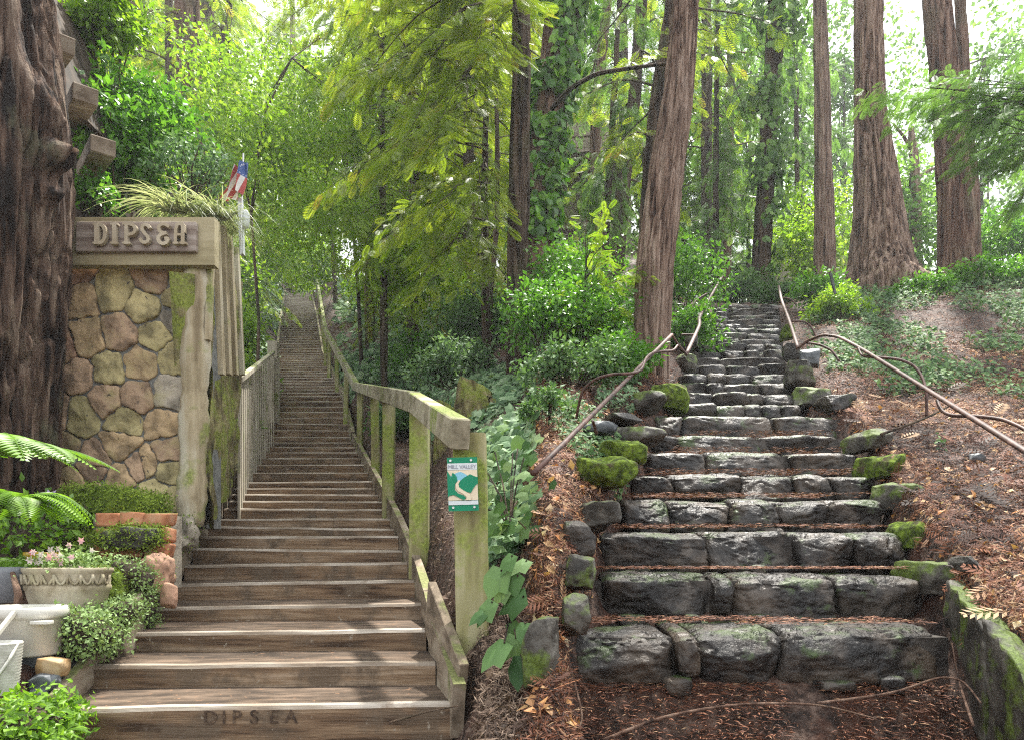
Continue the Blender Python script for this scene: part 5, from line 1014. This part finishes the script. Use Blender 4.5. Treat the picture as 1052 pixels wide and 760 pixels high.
# ------------------------------------------------------------------ left planter corner
# brick planter
bpn = thing('brick_planter', P(135, 590, 4.3), 'mossy brick planter box at the foot of the gate wall', 'planter')
bi = 0
rowsb = [(533, 97, 172), (549, 97, 172), (565, 97, 172), (581, 112, 168), (597, 150, 170)]
for ri, (py, xa, xb) in enumerate(rowsb):
    x = xa-(7 if ri % 2 else 0)
    while x < xb-4:
        x2 = min(x+25, xb); x1 = max(x, xa); c = P((x1+x2)/2, py, 4.22); w = (x2-x1-1.5)*4.22/F
        if w > .03:
            b = MB(); rock(b, tuple(c+np.array([0, .06, 0])), (w, .12, 14*4.22/F), 300+bi, n=6, boxy=.97, cuts=3, rough=.04, cutmin=.9); b.build('brick', M['brick'], bpn, smooth=True, loc=c); bi += 1
        x = x2
b = MB(); a, c = P(96, 604, 4.3), P(171, 528, 4.3); b.box(((a[0]+c[0])/2, 4.40, (a[2]+c[2])/2), (c[0]-a[0], .2, c[2]-a[2])); b.build('mortar', M['ws_grey'], bpn, loc=a)
def moss_mound(px, py, Y, w, h, label, seed, leaf='moss', n=5000, size=.016, dep=None, core='moss', name='moss_cushion', T=T_LEAF, drape=0):
    c = P(px, py, Y); W_, H_ = w*Y/F, h*Y/F; b = MB(); D_ = dep or W_*.6; rock(b, (0, 0, 0), (W_, D_, H_), seed, n=18, boxy=.4, cuts=4, rough=.34)
    t = thing(name, c, label, 'moss' if core == 'moss' else 'plant', 'plants in the corner below the gate wall'); V = b.v[0].copy(); r = np.random.default_rng(seed); k = r.integers(0, len(V), n); p = V[k]*(1+np.abs(r.normal(0, .09, (n, 1))))+r.normal(0, size*1.1, (n, 3))
    b.v = [V*.96+c]; b.build('base', M[core], t, smooth=True, loc=c); nn = nrm(V[k]/np.array([W_, D_, H_])+r.normal(0, .35, (n, 3))); d = nrm(r.normal(0, 1, (n, 3))+np.array([0, 0, .5-drape]))
    b = MB(); b.scatter(T, p+c, frames(d, nn), size*r.uniform(.6, 1.4, n)); b.build('foliage', LF[leaf], t, loc=c); return t
moss_mound(116, 517, 4.5, 86, 30, 'bright green moss cushion spilling over the planter top', 201, n=9000, dep=.4)
moss_mound(135, 552, 4.18, 56, 22, 'brown green moss clump hanging on the brick face', 202, 'moss', 2600, .016, .16, 'mossstone')
moss_mound(132, 592, 4.0, 46, 30, 'dark creeping plant below the bricks', 203, 'succulent', 1800, .018, .25, 'soil', 'creeping_plant')
moss_mound(119, 606, 3.85, 24, 40, 'round mossy lump right of the stone urn', 204, 'moss', 2200, .014, .2)
moss_mound(93, 650, 3.38, 46, 36, 'pale green succulent carpet right of the white pot', 205, 'succulent', 2600, .022, .3, 'soil', 'succulent_patch')
moss_mound(118, 630, 3.6, 36, 20, 'pale green succulent tuft at the edge of the fifth timber step', 206, 'succulent', 1500, .02, .25, 'soil', 'succulent_patch')
moss_mound(149, 628, 4.0, 16, 34, 'trailing green plant hanging beside the timber steps', 207, 'succulent', 1000, .02, .12, 'soil', 'creeping_plant')
moss_mound(84, 563, 4.35, 56, 34, 'mossy bank behind the urn', 208, 'moss', 3800, .02, .4)
moss_mound(40, 560, 4.3, 90, 60, 'tangled green plants at the left behind the pots', 209, 'fern', 2600, .05, .5, 'soil', 'leafy_plant')
moss_mound(24, 748, 2.75, 70, 36, 'leafy green plant at the very lower left corner', 210, 'fern', 2600, .035, .3, 'soil', 'leafy_plant')
moss_mound(189, 548, 4.85, 20, 34, 'grey rubble with moss between planter and gate post', 211, 'moss', 300, .014, .15, 'ws_grey')
moss_mound(163, 590, 4.15, 20, 40, 'pinkish worn stone at the right corner of the brick planter', 212, 'moss', 120, .012, .2, 'ws_pink')
# stone urn with swags
uY = 3.55; uc = P(70, 640, uY); s = uY/F
ur = thing('stone_urn', uc, 'cast stone planter bowl with garland swag border', 'planter')
b = MB(); pr = [(0, 2), (26, 2), (29, 4), (34, 14), (38, 26), (40, 34), (41.5, 36), (41.5, 39), (40.5, 40), (41, 50), (42, 52), (43.5, 54), (43.5, 57), (41, 57.5), (38, 55), (36, 50), (0, 50)]
b.lathe([(r_*s, z_*s) for r_, z_ in pr], uc, 56, 1, .72); b.build('bowl', M['urn'], ur, smooth=True, loc=uc)
for k in range(11):
    a0, a1 = math.pi+k*math.pi/11, math.pi+(k+1)*math.pi/11; q = []
    for t in np.linspace(0, 1, 9): a = a0+(a1-a0)*t; q.append(uc+np.array([math.cos(a)*42.5*s, math.sin(a)*42.5*s*.72, (50-9*math.sin(math.pi*t))*s]))
    b = MB(); b.tube(q, .0065, 6); b.tube([q[0]+np.array([0, -.003, .004]), q[0]-np.array([0, .003, 9*s])], [.008, .005], 6); b.build('swag', M['urn'], ur, smooth=True, loc=q[0])
def flowers(px, py, Y, w, h, label, seed, n=500, nf=22, fl='flower', fs=.022, ls=.03, leaf='succulent', name='flowering_plant'):
    c = P(px, py, Y); r = np.random.default_rng(seed); t = thing(name, c-np.array([0, 0, h*Y/F/2]), label, 'plant', 'flowers in the pots'); W_, H_ = w*Y/F/2, h*Y/F/2
    b = MB(); p = c+r.normal(0, .5, (n, 3))*np.array([W_, W_*.7, H_]); b.scatter(T_LEAF, p, frames(rdir(n), nrm(r.normal(0, .6, (n, 3))+np.array([0, -.3, 1]))), ls*r.uniform(.5, 1.2, n)); b.build('foliage', LF[leaf], t, loc=t.location)
    b = MB(); p = c+r.normal(0, .5, (nf, 3))*np.array([W_, W_*.5, H_])+np.array([0, -.04, H_*.4]); rn = r.random(nf)
    for k in range(6):
        a = k*math.pi/3; d = np.tile([math.cos(a), -.25, math.sin(a)], (nf, 1))+r.normal(0, .1, (nf, 3)); b.scatter(T_LEAF, p, frames(d, np.tile([0, -1., .2], (nf, 1))), fs*r.uniform(.8, 1.2, nf)*np.ones(nf), rn)
    b.build('blossom', LF[fl], t, loc=t.location)
flowers(74, 577, uY, 72, 26, 'white and pink flowers growing in the stone urn', 301, 900, 26)
flowers(62, 520, 4.2, 24, 14, 'lilac pansy blossoms above the yellow pot', 302, 60, 6, 'violet', .05, .04, name='pansy')
flowers(52, 517, 4.4, 6, 6, 'small single lilac bloom left of the pansy', 303, 20, 1, 'violet', .05, .03, name='pansy')
# white pot, wicker basket, yellow pot, grey pot
c = P(22, 672, 3.2); s = 3.2/F; wp = thing('white_pot', c, 'white glazed planter pot with lug handle on dark rocks', 'pot')
b = MB(); b.lathe([(r_*s, z_*s) for r_, z_ in [(0, 0), (35, 0), (37, 2), (40, 38), (43, 39), (44, 42), (44, 48), (42, 50), (39, 49), (37, 44), (0, 44)]], c, 48, 1, .8); b.build('bowl', M['whitepot'], wp, smooth=True, loc=c)
b = MB(); b.box(c+np.array([36*s, -.10, 35*s]), (18*s, .05, 4*s)); b.build('handle', M['whitepot'], wp, loc=c, bevel=.004)
b = MB(); b.beam(P(-4, 652, 2.95), P(15, 628, 3.05), .02, .02); b.build('handle', M['whitepot'], wp, loc=c, bevel=.003)
c = P(0, 716, 2.95); s = 2.95/F; wb = thing('wicker_basket', c, 'small white woven basket at the left edge below the white pot', 'basket')
b = MB(); pr = []
for k in range(19): pr += [((15+k*.22)*s, k*3*s), ((16.2+k*.22)*s, (k*3+1.5)*s)]
b.lathe(pr+[(19*s, 57*s), (16*s, 57*s), (15*s, 50*s), (0, 50*s)], c, 60); b.build('bowl', M['wicker'], wb, smooth=True, loc=c)
b = MB(); b.tube([c+np.array([-19*s, -.01, 54*s]), c+np.array([-10*s, -.09, 20*s]), c+np.array([6*s, -.09, 14*s]), c+np.array([18*s, -.05, 40*s]), c+np.array([19*s, 0, 58*s])], .007, 8); b.build('handle', M['wicker'], wb, smooth=True, loc=c)
c = P(43, 592, 3.95); s = 3.95/F; yp = thing('yellow_pot', c, 'glazed yellow flower pot behind the stone urn', 'pot'); b = MB(); b.lathe([(r_*s, z_*s) for r_, z_ in [(0, 0), (11, 0), (14, 20), (16, 21), (16, 25), (14, 25), (13, 21), (0, 21)]], c, 36); b.build('bowl', M['yellowpot'], yp, smooth=True, loc=c)
c = P(8, 618, 3.5); s = 3.5/F; yp = thing('grey_pot', c, 'grey glazed pot behind the white pot at the left edge', 'pot'); b = MB(); b.lathe([(r_*s, z_*s) for r_, z_ in [(0, 0), (12, 0), (17, 30), (18, 36), (16, 36), (15, 30), (0, 30)]], c, 36); b.build('bowl', M['greypot'], yp, smooth=True, loc=c)
c = P(27, 568, 4.1); s = 4.1/F; yp = thing('terracotta_pot', c, 'small terracotta pot among the ferns', 'pot'); b = MB(); b.lathe([(r_*s, z_*s) for r_, z_ in [(0, -6), (7, -6), (9, 5), (10, 5), (10, 9), (8, 9), (8, 5), (0, 5)]], c, 30); b.build('bowl', M['terra'], yp, smooth=True, loc=c)
b = MB(); b.tube([P(18, 640, 3.35), P(19, 610, 3.35), P(13, 588, 3.4)], [.022, .018, .012], 8); o = b.build('dry_stick', M['bark'], smooth=True, loc=P(18, 640, 3.35)); tag(o, 'rusty brown stick standing between grey pot and urn', 'stick')
for i, (px, py, Y, w, h, m, lab) in enumerate([(44, 687, 3.05, 30, 20, 'ochrerock', 'ochre rock wedged under the white pot'), (27, 679, 3.1, 20, 18, 'slaterock', 'dark rock left of the ochre rock'), (36, 703, 3.0, 28, 18, 'slaterock', 'bluish dark rock below the ochre rock'),
        (28, 718, 2.95, 16, 16, 'slaterock', 'small black rock beside the woven basket'), (60, 660, 3.3, 20, 14, 'ws_pink', 'pinkish stone under the succulent carpet'), (168, 612, 4.0, 16, 26, 'ws_pink', 'reddish stone standing beside the timber steps'), (112, 566, 4.25, 14, 12, 'ws_pink', 'small pink stone on the mossy bank'), (20, 690, 3.2, 60, 30, 'slaterock', 'broad dark rock carrying the white pot')]):
    b = MB(); c = P(px, py, Y); rock(b, (0, 0, 0), (w*Y/F, w*Y/F*.8, h*Y/F), 700+i, n=10, boxy=.6, cuts=8, rough=.07); o = b.build('rock', M[m], smooth=True, loc=(0, 0, 0)); o.location = tuple(c+np.array([0, .06, 0])); tag(o, lab, 'rock', 'rocks around the pots')
# ferns
def fern(base, n, L, label, seed, az=(0, TW), leaf='fern', up=1.0, name='fern'):
    base = np.array(base); t = thing(name, base, label, 'fern', 'ferns'); r = np.random.default_rng(seed)
    for k in range(n):
        a = r.uniform(*az); l = L*r.uniform(.7, 1.15); q = np.linspace(0, 1, 16); hr_ = l*(q*.85); hz = l*up*(.75*q-.85*q*q)*r.uniform(.7, 1.3); p = base+np.stack([np.cos(a)*hr_, np.sin(a)*hr_, hz], 1)
        b = MB(); b.tube(p, np.linspace(.004, .0015, 16), 4, cap=False); d = nrm(np.gradient(p, axis=0)); side = nrm(np.cross(d, [0, 0, 1.])); nn = np.cross(side, d)
        u = np.linspace(.06, .99, 30); P_ = np.stack([np.interp(u, q, p[:, i]) for i in range(3)], 1); D_ = np.stack([np.interp(u, q, d[:, i]) for i in range(3)], 1); S_ = np.stack([np.interp(u, q, side[:, i]) for i in range(3)], 1); N_ = np.stack([np.interp(u, q, nn[:, i]) for i in range(3)], 1)
        w = l*.24*np.sin(np.pi*(u*.86+.12))**.8; rr = r.random()
        for sg in (1, -1):
            dd = nrm(S_*sg+D_*.35-np.array([0, 0, .12])); sc3 = np.stack([w, w*.0+l*.055, w], 1)*np.array([1, 1, 1]); b.scatter((T_LEAF[0]*np.array([1, 1, .4]), T_LEAF[1]), P_, frames(dd, N_), sc3, np.clip(rr+r.normal(0, .08, 30), 0, 1))
        b.build('frond', LF[leaf], t, loc=base)
fern(P(12, 525, 3.6), 34, .42, 'bright fern with arching fronds at the left edge', 401, up=1.2)
fern(P(-14, 470, 3.3), 9, .62, 'large fern frond reaching right across the base of the burled trunk', 402, (-.7, .6), up=.75)
fern(P(26, 585, 3.8), 22, .30, 'yellow green fern drooping behind the pots', 403, up=1.1)
fern(P(44, 762, 2.65), 14, .16, 'small fern at the lower left by the curb board', 404, up=.9)
fern(P(66, 752, 2.72), 8, .12, 'tiny fern touching the lowest timber step', 405, up=.8)
# big ivy leaves close at the right of the left picture
def bigleaf(name, pts, label, seed, size=.16):
    r = np.random.default_rng(seed); base = P(*pts[0]); t = thing(name, base, label, 'plant', 'large leaved ivy beside the signpost'); b = MB(); n = len(pts)
    p = np.array([P(*a) for a in pts]); nn = nrm(np.array([-.2, -.8, .6])+r.normal(0, .25, (n, 3))); d = nrm(r.normal(0, .5, (n, 3))+np.array([-.5, 0, -.6])); b.scatter(T_IVY, p, frames(d, nn), size*r.uniform(.6, 1.2, n)); b.build('foliage', LF['ivy'], t, loc=base)
    b = MB()
    for q in p[:12]: b.tube([q, q*.4+base*.6+np.array([0, .06, .03]), base-np.array([0, -.1, .05])], .004, 5, cap=False)
    b.build('stem', M['bark_dark'], t, loc=base)
bigleaf('large_ivy', [(525, 640, 2.9), (505, 618, 2.85), (520, 606, 2.9), (515, 585, 2.9), (532, 590, 2.9), (526, 570, 2.9), (538, 612, 2.85), (540, 640, 2.8), (530, 655, 2.85), (518, 660, 2.8), (541, 575, 2.95), (498, 628, 2.85), (536, 675, 2.8)], 'large glossy ivy leaves low at the right of the signpost', 501, .13)
_p = [(515, 560, 3.4), (505, 520, 3.6), (520, 500, 3.6), (535, 520, 3.5), (512, 480, 3.8), (530, 470, 3.8), (540, 540, 3.4), (500, 500, 3.7), (525, 540, 3.4), (500, 470, 3.9), (510, 450, 4.0), (538, 490, 3.6)]
bigleaf('large_ivy', [(x+random.gauss(0, 14), y+random.gauss(0, 18), Y+random.gauss(0, .1)) for x, y, Y in _p*7], 'pale ivy climbing behind the signpost', 502, .075)

# ------------------------------------------------------------------ light, sky, camera
w = bpy.data.worlds.new('World'); sc.world = w; w.use_nodes = True; nt = w.node_tree; nt.nodes.clear()
sky = nt.nodes.new('ShaderNodeTexSky'); sky.sky_type = 'NISHITA'; sky.sun_disc = False; sky.sun_elevation = R(66); sky.sun_rotation = R(25); sky.air_density = 1.0; sky.dust_density = 4
hs = nt.nodes.new('ShaderNodeHueSaturation'); hs.inputs['Saturation'].default_value = .22
mx = nt.nodes.new('ShaderNodeMix'); mx.data_type = 'RGBA'; mx.inputs[0].default_value = SKYMIX; mx.inputs[7].default_value = (9, 9.4, 9.8, 1)
bg = nt.nodes.new('ShaderNodeBackground'); bg.inputs[1].default_value = .11; out = nt.nodes.new('ShaderNodeOutputWorld')
nt.links.new(sky.outputs[0], hs.inputs['Color']); nt.links.new(hs.outputs[0], mx.inputs[6]); nt.links.new(mx.outputs[2], bg.inputs[0]); nt.links.new(bg.outputs[0], out.inputs[0])
sd_ = bpy.data.lights.new('sun', 'SUN'); sd_.energy = SUN; sd_.angle = R(SANG); sd_.color = (1, .96, .88); so = bpy.data.objects.new('sun', sd_); COL.objects.link(so)
az, el = R(25), R(66); dv = Vector((math.sin(az)*math.cos(el), math.cos(az)*math.cos(el), math.sin(el))); so.rotation_euler = dv.to_track_quat('Z', 'Y').to_euler(); so.location = (5, 5, 30)
if HAZE:
    b = MB(); b.box((0, 190, 30), (700, 440, 140)); hz = b.build('haze', None or M['white']); hz.data.materials.clear(); m = bpy.data.materials.new('haze'); m.use_nodes = True; nt = m.node_tree; nt.nodes.clear()
    o_ = nt.nodes.new('ShaderNodeOutputMaterial'); pv = nt.nodes.new('ShaderNodeVolumePrincipled'); pv.inputs['Density'].default_value = HAZE; pv.inputs['Color'].default_value = (.93, .96, 1, 1); pv.inputs['Anisotropy'].default_value = .3; nt.links.new(pv.outputs[0], o_.inputs['Volume']); hz.data.materials.append(m); tag(hz, 'thin pale forest mist', 'haze', kind='stuff')
cd = bpy.data.cameras.new('camera'); cam = bpy.data.objects.new('camera', cd); COL.objects.link(cam); cam.location = (0, 0, ZC); cam.rotation_euler = (R(90), 0, 0)
cd.sensor_width = 36; cd.lens = 36*F/1052; cd.shift_y = (HOR-380)/1052; cd.clip_start = .05; cd.clip_end = 2000; sc.camera = cam
sc.view_settings.view_transform = 'Standard'; sc.view_settings.look = 'None'; sc.view_settings.gamma = 1; sc.view_settings.exposure = EXPO
cy = sc.cycles; cy.max_bounces = 6; cy.diffuse_bounces = 3; cy.glossy_bounces = 2; cy.transmission_bounces = 3; cy.volume_bounces = 1; cy.use_adaptive_sampling = True; cy.adaptive_threshold = .02

cy.use_denoising = False; cy.volume_bounces = 0; cy.adaptive_threshold = .005; cy.sample_clamp_indirect = 4; cy.sample_clamp_direct = 12
cy.pixel_filter_type = 'BLACKMAN_HARRIS'; cy.filter_width = 1.15
